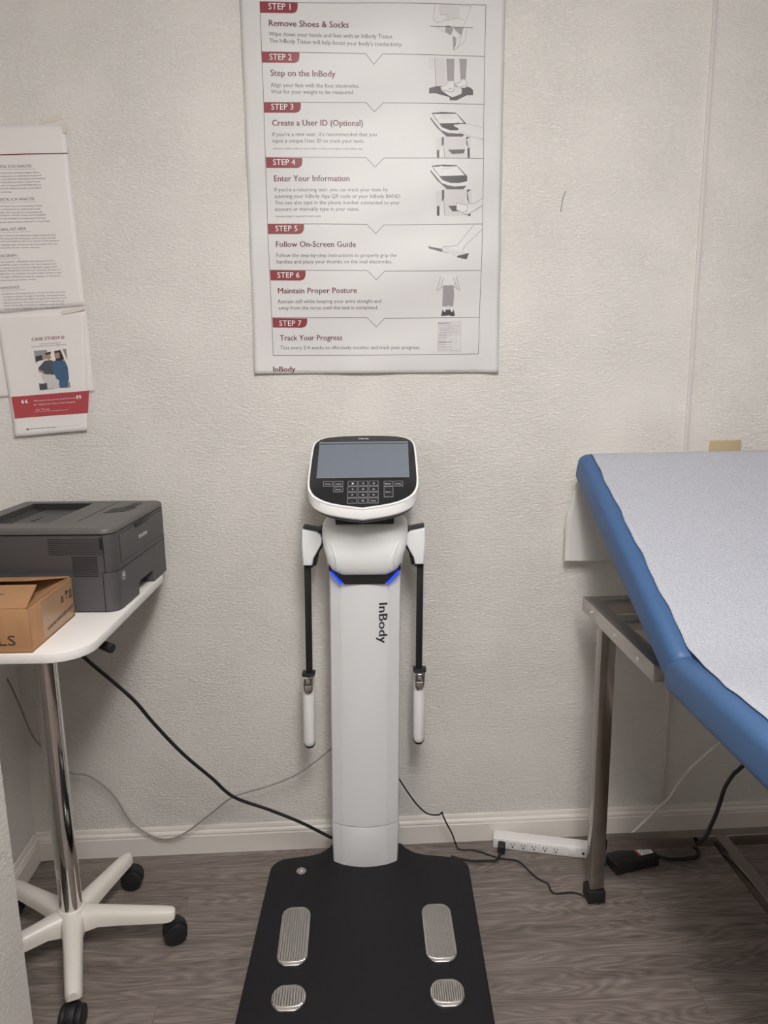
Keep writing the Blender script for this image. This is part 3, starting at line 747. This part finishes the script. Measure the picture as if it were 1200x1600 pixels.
mb = MB(); clab(mb, 'InBody', -.0135, .0125, .1215, .0058, 'ink_white'); mb.build('panel_lettering', panel)
keys = [(-.0955, -.0735, -.0370, -.0543, 'Setup'), (-.0705, -.0485, -.0372, -.0540, 'Language'), (-.0700, -.0477, -.0574, -.0742, 'Print'), (.0507, .0706, -.0385, -.0560, 'Back'), (.0507, .0720, -.0585, -.0939, 'Enter'), (.0744, .0962, -.0388, -.0562, 'Delete')]
kx = (-.0359, -.0106, .0147); ky = (-.0373, -.0574, -.0775, -.0972)
lab = ['1', '2', '3', '4', '5', '6', '7', '8', '9', '.', '0', 'Clear']
for i in range(12):
    x0 = kx[i % 3]; y0 = ky[i//3]; keys.append((x0, x0+.0222, y0, y0-.0168, lab[i]))
for x0, x1, y0, y1, s in keys:
    mb = MB(); t = .00075
    mb.box(((x0+x1)/2, (y0+y1)/2, .0021), (x1-x0-.002, y0-y1-.002, .0005), 'glass', T=CT)
    for cx_, cy_, a, b_ in (((x0+x1)/2, y0, x1-x0, t), ((x0+x1)/2, y1, x1-x0, t*1.6), (x0, (y0+y1)/2, t, y0-y1), (x1, (y0+y1)/2, t, y0-y1)):
        mb.box((cx_, cy_, .0024), (a, b_, .0004), 'key_line', T=CT)
    xm = (x0+x1)/2; hw_ = .0024 if len(s) == 1 else .0065
    if s == '.': hw_ = .0008
    clab(mb, s, xm-hw_, xm+hw_, (y0+y1)/2-.0026, .0052 if len(s) == 1 and s != '.' else .0040, 'ink_white')
    mb.build('key', panel)
# arms with hand grips
for s in (-1, 1):
    ax = -.0035
    X = lambda x: ax+s*x
    def mir(pts): return [(X(x), z) for x, z in pts]
    mb = MB()
    mb.prism(mir([(.0955, 1.005), (.112, .992), (.150, 1.000), (.1505, .990), (.120, .975), (.112, .958), (.0955, .955)]), .012, .062, 'black', 'y', bev=.002)
    mb.prism(mir([(.100, 1.004), (.118, .9955), (.1535, 1.0030), (.1535, .968), (.129, .902), (.122, .902), (.115, .935), (.1005, .958)]), .006, .055, 'black', 'y', bev=.003)
    br = mb.build('arm_bracket', an, lean)
    mb = MB(); mb.prism(mir([(.1545, 1.0000), (.118, .9925), (.1085, .985), (.1055, .975), (.1060, .962), (.1175, .940), (.1265, .925), (.1305, .906), (.1535, .906), (.1565, .955)]), -.006, .046, 'cover_white', 'y', bev=.005, seg=3)
    mb.build('arm_cover', br, lean)
    mb = MB(); mb.box((X(.1420), .026, .901), (.0235, .020, .012), 'black', .002); mb.box((X(.1452), .026, .752), (.0172, .012, .300), 'black', .003); mb.build('arm_rod', an, lean)
    mb = MB(); rings = []
    dz = 0 if s < 0 else .008
    for z, rx in ((.394, .004), (.3955, .010), (.400, .0138), (.41, .0155), (.5, .0160), (.58, .0162), (.600, .0162)):
        rings.append([Vector((X(.1478)+rx*math.cos(2*math.pi*k/28), .026+rx*1.05*math.sin(2*math.pi*k/28), z+dz)) for k in range(28)])
    mb.loft(rings, 'plastic_white'); gr = mb.build('hand_grip', an, lean, angle=60)
    mb = MB(); mb.box((X(.1470), .026, .6035+dz), (.0345, .030, .007), 'black', .0025); mb.build('collar', gr, lean)
    mb = MB(); rings = []
    for z, rx in ((.3885, .004), (.390, .0105), (.3955, .0142), (.400, .0156), (.4015, .0156)):
        rings.append([Vector((X(.1478)+rx*math.cos(2*math.pi*k/28), .0285+rx*math.sin(2*math.pi*k/28), z+dz)) for k in range(28)])
    mb.loft(rings, 'black'); mb.build('end_cap', gr, lean)
    cx_ = X(.1470)
    U = [(-.0138, .600), (.0138, .600), (.0134, .578), (.0118, .562), (.0070, .553), (0, .5505), (-.0070, .553), (-.0118, .562), (-.0134, .578)]
    mb = MB(); mb.prism([(cx_+x, z+dz) for x, z in U], .0060, .016, 'chrome', 'y', bev=.0015)
    mb.prism([(cx_+x*.78, .5755+(z-.5755)*.80+dz) for x, z in U], .0053, .009, 'charcoal', 'y', bev=.0008)
    te = mb.build('thumb_electrode', gr, lean)
    mb = MB(); mb.prism([(cx_-.0042, .597+dz), (cx_+.0042, .597+dz), (cx_+.0062, .580+dz), (cx_-.0062, .580+dz)], .0040, .008, 'chrome', 'y', bev=.001)
    mb.prism([(cx_-.0085, .576+dz), (cx_+.0085, .576+dz), (cx_+.0075, .562+dz), (cx_, .556+dz), (cx_-.0075, .562+dz)], .0045, .008, 'steel', 'y', bev=.0008)
    mb.build('thumb_button', te, lean)

# ================================================================== rolling table on the left
rb = thing('rolling_table', 'white single-pole rolling table with a five-spoke caster base, holding the printer', 'table', (-.694, -.358, 0))
TR = Matrix.Rotation(R(-2.4), 4, 'Z')
TZ = .88
mb = MB(); mb.prism(rrect(-.212, -.276, .205, .285, (.04, .04, .075, .075), 8), TZ-.019, TZ, 'table_white', bev=.0015, T=TR); mb.build('tabletop', rb)
mb = MB(); mb.box((0, 0, TZ-.027), (.12, .2, .016), 'rubber', .003, T=TR); mb.build('mounting_plate', rb)
MB().cyl((0, 0, .118), (0, 0, TZ-.03), .0262, 'chrome', n=48).build('pole', rb)
mb = MB()
p, q = at(150, 1004, z=TZ-.045)-Vector(rb.location), at(176, 1014, z=TZ-.052)-Vector(rb.location)
mb.tube([Vector((.03, .0, TZ-.032)), p*.5+Vector((.015, 0, (TZ-.038)*.5)), p, (p+q)/2], .0055, 'rubber', n=10)
mb.cyl(p-(q-p)*.2, q, .0085, 'rubber', r2=.0105, n=16, bev=.003); mb.build('height_lever', rb)
MB().cyl((0, 0, .085), (0, 0, .122), .044, 'base_white', r2=.030, n=40, bev=.004).build('hub', rb)
for k in range(5):
    a = 1.7+72*k; T = Matrix.Rotation(R(a), 4, 'Z')
    mb = MB(); rings = []
    for x, hw, zt, zb in ((.0, .026, .117, .066), (.035, .026, .116, .066), (.065, .0225, .113, .074), (.12, .021, .108, .073), (.18, .0195, .102, .070), (.222, .0185, .098, .068), (.238, .0165, .096, .069), (.246, .011, .092, .073)):
        sec = [(-hw, zb), (-hw*.97, zt-.016), (-hw*.72, zt-.005), (-hw*.35, zt-.001), (hw*.35, zt-.001), (hw*.72, zt-.005), (hw*.97, zt-.016), (hw, zb)]
        rings.append([Vector((x, y, z)) for y, z in sec])
    mb.loft(rings, 'base_white', T=T); sp = mb.build('base_spoke', rb, angle=45)
    mb = MB(); cxx = .226; sw = (20, -70, 35, 60, -20)[k]
    T2 = T @ Matrix.Translation((cxx, 0, 0)) @ Matrix.Rotation(R(sw), 4, 'Z')
    mb.cyl((0, 0, .045), (0, 0, .070), .008, 'rubber', n=12, T=T2)
    pr_ = [(.016+.030*math.cos(R(t)), .030+.030*math.sin(R(t))) for t in range(-15, 200, 15)]
    mb.prism([(x, z) for x, z in pr_], -.011, .011, 'rubber', 'y', bev=.003, T=T2)
    cs = mb.build('caster', rb)
    for sy in (-1, 1):
        MB().cyl((.016, sy*.010, .0275), (.016, sy*.024, .0275), .0272, 'rubber', n=28, bev=.004, T=T2).build('caster_wheel', cs)

# ================================================================== printer
pt = thing('laser_printer', 'dark grey laser printer on the white rolling table', 'printer', (-.503, -.408, TZ), R(-4.6))
PW, PD, PH = .36, .338, .190
rr = (.012, .012, .012, .030)
def pring(z, ins): return [Vector((x, y, z)) for x, y in rrect(-PW+ins, 0+ins, 0-ins, PD-ins, rr, 6)]
tray_notch = [(.125, .030), (.232, .030)]
mb = MB()     # lower half, with the finger notch of the paper drawer left open at the front
lo = rrect(-PW, 0, 0, PD, rr, 6)
def zs(o): return [[Vector((x, y, z)) for x, y in o] for z in (.003, .0895)]
mb.loft(zs(rrect(-PW, 0, -.028, PD, (.0004, .012, .012, .0004), 4)), 'printer')
mb.loft(zs(rrect(-.0285, 0, 0, .031, (.0004, .0004, .0004, .0275), 8)), 'printer')
mb.loft(zs(rrect(-.0285, PD-.0125, 0, PD, (.0118, .0004, .0004, .0004), 5)), 'printer')
mb.prism([(.0308, .003), (.128, .003), (.131, .027), (.138, .032), (.224, .032), (.231, .027), (.234, .003), (PD-.0124, .003), (PD-.0124, .0895), (.0308, .0895)], -.0284, 0, 'printer', 'x')
mb.build('drawer_body', pt, angle=30)
mb = MB(); mb.loft([[Vector((x, y, z)) for x, y in rrect(-.029, -.0004, .0004, PD+.0004, (.0124, .0004, .0004, .0304), 6)] for z in (.0890, .0908)], 'printer_dark'); mb.build('seam', pt)
mb = MB(); mb.loft([pring(.0897, .0005), pring(.0915, 0), pring(.172, 0), pring(.173, .0015)], 'printer', caps=True); mb.build('body', pt)
# top cover with the sunken output tray
rx0, rx1, ry0, ry1 = -.318, -.165, .055, .300
mb = MB()
outer = [(-PW, 0), (0, 0), (0, PD), (-PW, PD)]
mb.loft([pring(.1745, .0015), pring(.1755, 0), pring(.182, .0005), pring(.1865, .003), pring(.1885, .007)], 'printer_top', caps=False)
n = len(pring(0, 0)); oring = pring(.1885, .007)
tr = [Vector(p) for p in ((rx1, ry1, .1885), (rx0, ry1, .1885), (rx0, ry0, .1885), (rx1, ry0, .1885))]
V = oring+tr; m_ = n//4; Fc = []
for c in range(4):
    base = c*m_
    for j in range(m_-1): Fc.append((base+j, base+j+1, n+c))
    Fc.append((base+m_-1, (base+m_) % n, n+(c+1) % 4, n+c))
mb.raw(V, Fc, 'printer_top', False)
b3 = [Vector(p) for p in ((rx1-.006, ry1-.006, .150), (rx0+.006, ry1-.006, .178), (rx0+.006, ry0+.006, .178), (rx1-.006, ry0+.006, .150))]
mb.raw(tr+b3, [(0, 1, 5, 4), (1, 2, 6, 5), (2, 3, 7, 6), (3, 0, 4, 7), (4, 5, 6, 7)], 'printer_dark', False)
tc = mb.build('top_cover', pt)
mb = MB()
for k in range(3): mb.box((-.19-.03*k, .175, .160+.005*k), (.010, .05, .008), 'printer_dark', .002)
mb.build('paper_guide', pt)
mb = MB(); mb.box((-.106, .20, .1887), (.0016, .25, .0008), 'printer_dark'); mb.build('cover_seam', pt)
mb = MB()
mb.prism([(-.085, .165), (-.040, .185), (-.030, .235), (-.058, .245), (-.085, .225)], .1880, .1892, 'printer_dark'); mb.box((-.05, .262, .1888), (.022, .07, .0016), 'printer_dark', .0005)
mb.build('button_area', pt)
# side grilles
mb = MB()
for k in range(9): mb.box((-.083, -.0001, .1645-k*.0042), (.118, .0006, .0013), 'printer_dark')
mb.build('vent_grille', pt)
mb = MB()
for k in range(12): mb.box((-.065, -.0001, .125-k*.0039), (.056, .0006, .0016), 'printer_dark')
mb.build('vent_grille', pt)
mb = MB(); mb.box((-.026, -.0004, .155), (.007, .0016, .026), 'printer_dark', .0005); mb.build('release_latch', pt)
mb = MB(); mb.box((-.022, -.0002, .130), (.0012, .0012, .085), 'printer_dark'); mb.box((-.028, -.0002, .046), (.0012, .0012, .085), 'printer_dark'); mb.box((-.19, -.0002, .1735), (.335, .0012, .0015), 'printer_dark'); mb.build('panel_seam', pt)
# front
mb = MB(); mb.prism(rrect(.0345, .1025, .3215, .1675, .004), -.002, .0004, 'printer_dark', 'x'); mb.build('flap_gap', pt)
mb = MB(); mb.prism(rrect(.036, .104, .320, .166, .003), -.002, .0014, 'printer', 'x', bev=.0006); fl = mb.build('front_flap', pt)
mb = MB(); mb.box((.0012, .178, .1665), (.004, .098, .011), 'printer_dark', .0015); mb.build('flap_handle', fl)
mb = MB(); letters(mb, 'brother', (.0016, .150, .131), (.0016, .207, .131), .0115, (0, 0, 1), (0, 0, 0), 'ink_white', .03); mb.build('flap_lettering', fl)
mb = MB(); t = .0012
for cy_, cz_, a, b_ in ((.0445, .080, .013, t), (.0445, .064, .013, t), (.038, .072, t, .016), (.051, .072, t, .016), (.0445, .072, .009, .0035), (.0445, .0765, .006, t)): mb.box((.0003, cy_, cz_), (.001, a, b_), 'ink_pale')
mb.build('drawer_mark', pt)

# ================================================================== cardboard box
cb = thing('cardboard_box', 'brown cardboard box with its lid flaps ajar, on the white table before the printer', 'box', (-.597, -.631, TZ), R(-1.2))
BW, BD, BH = .27, .212, .085; t = .003
mb = MB()
mb.box((-BW/2, BD/2, t/2), (BW, BD, t), 'cardboard')
mb.box((-BW/2, t/2, BH/2), (BW, t, BH), 'cardboard', .0008); mb.box((-BW/2, BD-t/2, BH/2), (BW, t, BH), 'cardboard', .0008)
mb.box((-t/2, BD/2, BH/2), (t, BD-.0005, BH), 'cardboard', .0008); mb.box((-BW+t/2, BD/2, BH/2), (t, BD-.0005, BH), 'cardboard', .0008)
mb.build('carton', cb)
def flap(pts, name):
    mb = MB(); a = [Vector(p) for p in pts]; mb.loft([a, [p+Vector((0, 0, .003)) for p in a]], 'cardboard'); return mb.build(name, cb, angle=20)
flap([(-.004, .002, BH), (-BW, .002, BH), (-BW+.02, .135, BH+.006), (-.040, .135, BH+.006)], 'front_flap')
flap([(-.004, BD-.002, BH+.001), (-BW, BD-.002, BH+.001), (-BW, .150, BH+.013), (-.070, .150, BH+.012)], 'rear_flap')
flap([(-.004, .008, BH-.0005), (-.004, BD-.008, BH-.0005), (-.075, BD-.03, BH-.030), (-.075, .03, BH-.030)], 'side_flap')
mb = MB(); letters(mb, 'REFILLS', (-.148, -.0006, .016), (-.0285, -.0006, .016), .0205, (0, 0, 1), (0, 0, 0), 'carton_ink'); mb.build('front_lettering', cb)
mb = MB(); letters(mb, 'paper', (-.185, .066, BH+.0068), (-.079, .066, BH+.0068), .022, (0, 1, .045), (0, 0, 0), 'carton_ink'); mb.build('lid_lettering', cb)
mb = MB(); mb.box((.0003, .129, .044), (.0004, .150, .078), 'pack_tape'); mb.build('clear_tape', cb)['label'] = 'wrinkled clear packing tape'
mb = MB(); letters(mb, 'www.inbody.com', (.0012, .072, .0165), (.0012, .203, .0235), .0105, (0, 0, 1), (0, 0, 0), 'carton_ink')
def sidepoly(pts): mb.prism(pts, .0006, .0012, 'carton_ink', 'x')
V3 = [(.152+.0085*math.cos(R(90+120*k)), .0555+.0085*math.sin(R(90+120*k))) for k in range(3)]
for k in range(3):
    (ya, za), (yb, zb) = V3[k], V3[(k+1) % 3]; dy, dz = yb-ya, zb-za; n_ = math.hypot(dy, dz); ny, nz = -dz/n_*.0011, dy/n_*.0011
    p0 = (ya+dy*.12, za+dz*.12); p1 = (ya+dy*.66, za+dz*.66); p2 = (ya+dy*.92, za+dz*.92)
    sidepoly([(p0[0]+ny, p0[1]+nz), (p1[0]+ny, p1[1]+nz), (p1[0]+ny*2.6, p1[1]+nz*2.6), p2, (p1[0]-ny*2.6, p1[1]-nz*2.6), (p1[0]-ny, p1[1]-nz), (p0[0]-ny, p0[1]-nz)])
sidepoly([(.1665, .062), (.1835, .062), (.175, .069)]); sidepoly([(.1742, .049), (.1758, .049), (.1758, .062), (.1742, .062)])
for y in (.1905, .1995):
    sidepoly([(y-.0011, .049), (y+.0011, .049), (y+.0011, .061), (y-.0011, .061)]); sidepoly([(y-.0035, .060), (y+.0035, .060), (y, .0665)])
sidepoly([(.1875, .0465), (.2025, .0465), (.2025, .0485), (.1875, .0485)])
mb.build('side_printing', cb)

# ================================================================== exam table on the right
et = thing('exam_table', 'blue padded exam table with raised backrest on a square steel tube frame', 'exam table', (.90, -1.05, 0))
EO = Vector((.90, -1.05, 0))
X0, X1, YR, YE = .612, 1.19, -.145, -1.98
def L_(x, y, z): return (x-EO.x, y-EO.y, z)
def bar(mb, x0, x1, y0, y1, z0, z1, mt, bev=.002): mb.box(L_((x0+x1)/2, (y0+y1)/2, (z0+z1)/2), (x1-x0, y1-y0, z1-z0), mt, bev)
for x in (X0, X1-.038):
    mb = MB(); bar(mb, x, x+.038, -.60, YR, .762, .800, 'rail'); o = mb.build('side_rail', et)
    if x == X0:
        for y in (-.215, -.38, -.52):
            MB().cyl(L_(x-.0012, y, .780), L_(x+.002, y, .780), .0045, 'chrome', n=14).build('screw', o)
mb = MB(); bar(mb, X0+.038, X1-.038, YR-.038, YR, .762, .800, 'rail'); mb.build('cross_rail', et)
mb = MB(); bar(mb, X0+.09, X1-.09, YE, YE+.034, .748, .780, 'rail'); mb.build('cross_rail', et)
for x in (X0+.055, X1-.090):
    mb = MB(); bar(mb, x, x+.035, YE, -.705, .748, .780, 'rail'); mb.build('front_rail', et)
mb = MB(); bar(mb, X0+.06, X1-.06, -.704, -.669, .748, .779, 'rail'); mb.build('cross_rail', et)
mb = MB(); bar(mb, X0+.038, X1-.038, -.315, -.265, .766, .788, 'rail'); mb.build('cross_rail', et)
for x, y in ((X0+.003, -.292), (X1-.046, -.292), (X0+.055, -1.86), (X1-.091, -1.86)):
        mb = MB(); bar(mb, x, x+.037, y, y+.037, .004, .762 if y > -1 else .748, 'frame'); lg = mb.build('leg', et)
        mb = MB(); bar(mb, x-.005, x+.042, y-.005, y+.042, 0, .036, 'rubber', .003); mb.build('foot_cap', lg)
for y, e in ((-.289, 0), (-1.857, .047)):
    mb = MB(); bar(mb, X0+.045+e, X1-.046-e, y+.003, y+.034, .147, .178, 'frame'); mb.build('lower_crossbar', et)
mb = MB(); bar(mb, .945, .977, -1.82, -.286, .149, .180, 'frame'); mb.build('stretcher', et)
# cushions: rounded slabs
def cushion(ln, wd, th, T, name, r=.022):
    mb = MB(); prof = rrect(0, 0, wd, th, (r, r, r*.8, r*.8), 5); rings = []
    cxp, czp = wd/2, th/2
    for y, k in ((0, .84), (.003, .93), (.008, .98), (.018, 1.0), (ln*.3, 1.006), (ln*.7, 1.006), (ln-.018, 1.0), (ln-.008, .98), (ln-.003, .93), (ln, .84)):
        d = (1-k)*th
        rings.append([Vector((cxp+(x-cxp)*(wd-2*d)/wd, y, czp+(z-czp)*(th-2*d)/th)) for x, z in prof])
    mb.loft(rings, 'vinyl', T=T); return mb.build(name, et, angle=60)
BA = R(26.9)
HY, HZ = -.686, .795
BT = Matrix.Translation(L_(.598, HY, HZ)) @ Matrix.Rotation(BA, 4, 'X')
cushion(.688, .60, .078, BT, 'backrest')
ST = Matrix.Translation(L_(.598, -1.975, .7815))
cushion(1.305, .60, .081, ST, 'seat_cushion')
mb = MB()
for x in (.72, 1.08):
    mb.tube([L_(x, -.30, .787), L_(x, -.36, .86), L_(x, -.40, .930)], .008, 'rail', n=10)
mb.build('backrest_support', et)
# paper runner
pp = thing('exam_table_paper', 'crinkled pale exam paper runner covering the blue table', 'table paper', (.90, -.7, .9))
PPO = Vector((.90, -.7, .9))
def bl(y, z): v = BT @ Vector((0, y, z)); return (v.y+EO.y, v.z)
path = [(-1.97, .8665), (-1.5, .8667), (-1.2, .8667), (-.95, .8665), (-.83, .8665), (-.76, .8680), (-.715, .8765)]
path += [bl(.035, .0835), bl(.08, .0822), bl(.2, .0822), bl(.35, .0822), bl(.5, .0820), bl(.62, .0818), bl(.668, .0812), bl(.685, .073), bl(.692, .050)]
tail = [(-.052, 1.085), (-.042, 1.04), (-.036, .98), (-.034, .92), (-.036, .868)]
P = [Vector((0, y, z)) for y, z in path]
cum = [0]
for a, b_ in zip(P, P[1:]): cum.append(cum[-1]+(b_-a).length)
def along(Pl, cm, s):
    i = 0
    while i < len(cm)-2 and cm[i+1] < s: i += 1
    t = (s-cm[i])/max(1e-9, cm[i+1]-cm[i])
    a, b_, c, d = Pl[max(i-1, 0)], Pl[i], Pl[i+1], Pl[min(i+2, len(Pl)-1)]
    m0 = (c-a)*.5; m1 = (d-b_)*.5
    return (2*t**3-3*t*t+1)*b_+(t**3-2*t*t+t)*m0+(-2*t**3+3*t*t)*c+(t**3-t*t)*m1
def gpp(u, v):
    s = v*cum[-1]; p = along(P, cum, s)
    x0 = .629+.0016*math.sin(s*38)+.001*math.sin(s*83); x = x0+(1.172-x0)*u
    return Vector((x, p.y, p.z))-PPO
MB().grid(gpp, 40, 200, 'crepe').build('runner', pp, solid=.0006)
Q = [P[-1]]+[Vector((0, y, z)) for y, z in tail]
cq = [0]
for a, b_ in zip(Q, Q[1:]): cq.append(cq[-1]+(b_-a).length)
def gtail(u, v):
    p = along(Q, cq, v*cq[-1]); x0 = .627-.034*min(1, v*1.6); x = x0+(1.172-x0)*u
    y = p.y-.005*v*math.sin(u*9+1); z = p.z-.020*v*u
    return Vector((x, min(y, -.004), z))-PPO
MB().grid(gtail, 40, 50, 'sheet_plain').build('hanging_end', pp, solid=.0004)

# ================================================================== cords, power strip, adapter
def pts_(L): return [at(x, y, **k) if k else Vector((x, y)) for x, y, k in L]
mb = MB()
yy = [-.33, -.31, -.27, -.24, -.20, -.165, -.13, -.11, -.095, -.085, -.075]
px = [(128, 1018), (135, 1030), (180, 1068), (212, 1097), (240, 1130), (285, 1177), (330, 1215), (365, 1245), (420, 1265), (470, 1285), (510, 1305)]
pl = [Vector((-.62, -.34, TZ-.034))]+[at(x, y, y=v) for (x, y), v in zip(px, yy)]+[at(519, 1309, y=-.083)]
mb.tube(pl, .0046, 'rubber'); tag(mb.build('electric_cable'), 'thick black cord drooping from under the rolling table to the analyzer', 'cord')
mb = MB()
px = [(-18, 1015), (0, 1045), (14, 1066), (30, 1100), (50, 1148), (68, 1170), (90, 1196), (115, 1209), (135, 1211), (160, 1226), (181, 1247), (205, 1284), (235, 1305), (262, 1311), (290, 1301), (330, 1271), (365, 1245), (420, 1228), (460, 1212), (490, 1192), (517, 1170)]
mb.tube([at(x, y, y=-.045-.02*math.sin(i*.4)) for i, (x, y) in enumerate(px)], .0027, 'grey_cable'); tag(mb.build('data_cable'), 'thin grey cable looping along the wall behind the table pole', 'cord')
mb = MB()
hang = [(622, 1214), (628, 1224), (640, 1242), (655, 1261), (670, 1272), (686, 1273), (690.5, 1269), (692, 1274), (698, 1287), (706, 1302)]
L = [at(x, y, y=-.065) for x, y in hang]+[at(712, 1318, z=.010), at(718, 1327, z=.006), at(742, 1328.5, z=.004), at(765, 1336, z=.004), at(783, 1341.5, z=.003), at(808, 1345, z=.004), at(822, 1356, z=.004), at(838, 1371, z=.004), at(856, 1381, z=.004), at(860, 1390, z=.004), at(868, 1396, z=.004), at(895, 1394.5, z=.004), at(912, 1400, z=.004), at(930, 1411, z=.004), at(940, 1409, z=.004), at(943.5, 1398, z=.008), at(942, 1383, z=.006), at(941, 1362, z=.004), at(946, 1350, z=.008)]
mb.tube(L, .0023, 'rubber', n=8); tag(mb.build('adapter_lead'), 'thin black lead winding over the floor around the steel table foot', 'cord')
# power strip
a0, a1 = at(770, 1325, z=0), at(915, 1342.5, z=0)
ang = math.atan2(a1.y-a0.y, a1.x-a0.x); SL, SD, SH = .305, .042, .034
ps = thing('power_strip', 'white six-outlet power strip lying along the baseboard', 'power strip', a0, ang)
MB().box((SL/2, SD/2, SH/2), (SL, SD, SH), 'strip', .004, 3).build('housing', ps)
for k in range(6):
    x = .026+k*.0310
    mb = MB(); mb.box((x, -.0003, .018), (.024, .0014, .0215), 'strip', .0006); so = mb.build('socket', ps)
    mb = MB(); mb.box((x-.0045, -.0012, .0205), (.0016, .0012, .0072), 'rubber'); mb.box((x+.0045, -.0012, .0205), (.0016, .0012, .0072), 'rubber'); mb.cyl((x, -.0005, .0120), (x, -.0018, .0120), .0023, 'rubber', n=12); mb.build('socket_holes', so)
mb = MB(); mb.box((.226, -.0006, .018), (.022, .003, .020), 'strip', .0012); mb.build('switch', ps)
mb = MB(); mb.cyl((.258, .0002, .017), (.258, -.0012, .017), .0035, 'rubber', n=14); mb.cyl((.272, .0002, .017), (.272, -.0012, .017), .0035, 'rubber', n=14); mb.build('reset_button', ps)
mb = MB(); inv = Matrix.Rotation(-ang, 4, 'Z') @ Matrix.Translation(-a0)
L = [Vector((SL-.002, .022, .017)), inv @ at(940, 1325.5, y=-.105), inv @ at(958, 1319, y=-.085), inv @ at(972, 1314, y=-.07), inv @ at(990, 1300, y=-.06), inv @ at(1005, 1286, y=-.055), inv @ at(1030, 1262, y=-.06), inv @ at(1046, 1247, y=-.07), inv @ at(1060, 1226, y=-.085), inv @ at(1078, 1202, y=-.10), inv @ at(1100, 1182, y=-.12), inv @ at(1122, 1163, y=-.14), inv @ at(1145, 1143, y=-.15), inv @ Vector((1.10, -.155, .55)), inv @ Vector((1.11, -.163, .766))]
mb.tube(L, .0048, 'white_cable'); mb.build('cord', ps)
# black mains plug in the first socket and its lead under the platform
pg = thing('plug_cord', 'short black cord with a plug in the first socket of the power strip', 'cord', a0, ang)
mb = MB(); mb.box((.026, -.0165, .0175), (.021, .029, .024), 'rubber', .004, 3); mb.build('plug', pg)
mb = MB(); L = [Vector((.026, -.028, .013)), inv @ at(776, 1343, z=.013), inv @ at(765, 1344.5, z=.009), inv @ at(742, 1345, z=.005), inv @ at(722, 1342.5, z=.006), inv @ at(705, 1338, z=.007)]
mb.tube(L, .0036, 'rubber'); mb.build('lead', pg)
# adapter
c0 = at(945, 1352, z=0); c1 = at(1028, 1352, z=0); c2 = at(960, 1366, z=0)
ad = thing('power_adapter', 'black power adapter brick with a white and red sticker on the floor', 'power adapter', Vector((.785, -.150, 0)), R(14))
MB().box((0, 0, .0175), (.138, .058, .035), 'black', .005, 3).build('brick', ad)
mb = MB(); mb.box((.038, .004, .0353), (.044, .036, .0008), 'ink_white'); sk = mb.build('sticker', ad)
mb = MB(); mb.box((.0155, .004, .0358), (.007, .036, .0006), 'ink_banner')
for k in range(5): mb.box((.040, .016-k*.006, .0358), (.032 if k % 2 else .026, .0018, .0004), 'ink_mid')
mb.build('sticker_print', sk)
mb = MB(); ia = (Matrix.Translation(ad.location) @ Matrix.Rotation(R(14), 4, 'Z')).inverted()
L = [Vector((.066, 0, .018))]+[ia @ at(x, y, **k) for x, y, k in ((1045, 1342, {'z': .012}), (1075, 1341, {'z': .007}), (1090, 1337, {'z': .007}), (1088, 1326, {'z': .010}), (1070, 1317, {'z': .012}), (1044, 1322, {'z': .014}), (1058, 1319, {'y': -.17}), (1078, 1318, {'y': -.24}), (1094, 1316, {'y': -.302}), (1104, 1305, {'y': -.312}), (1110, 1292, {'y': -.315}), (1118, 1274, {'y': -.315}), (1125, 1254, {'y': -.315}), (1133, 1230, {'y': -.315}), (1146, 1210, {'y': -.315}), (1158, 1199, {'y': -.32}))]+[ia @ Vector(p) for p in ((1.03, -.315, .45), (1.05, -.30, .60), (1.05, -.29, .770))]
mb.tube(L, .0052, 'rubber'); mb.build('mains_cord', ad)
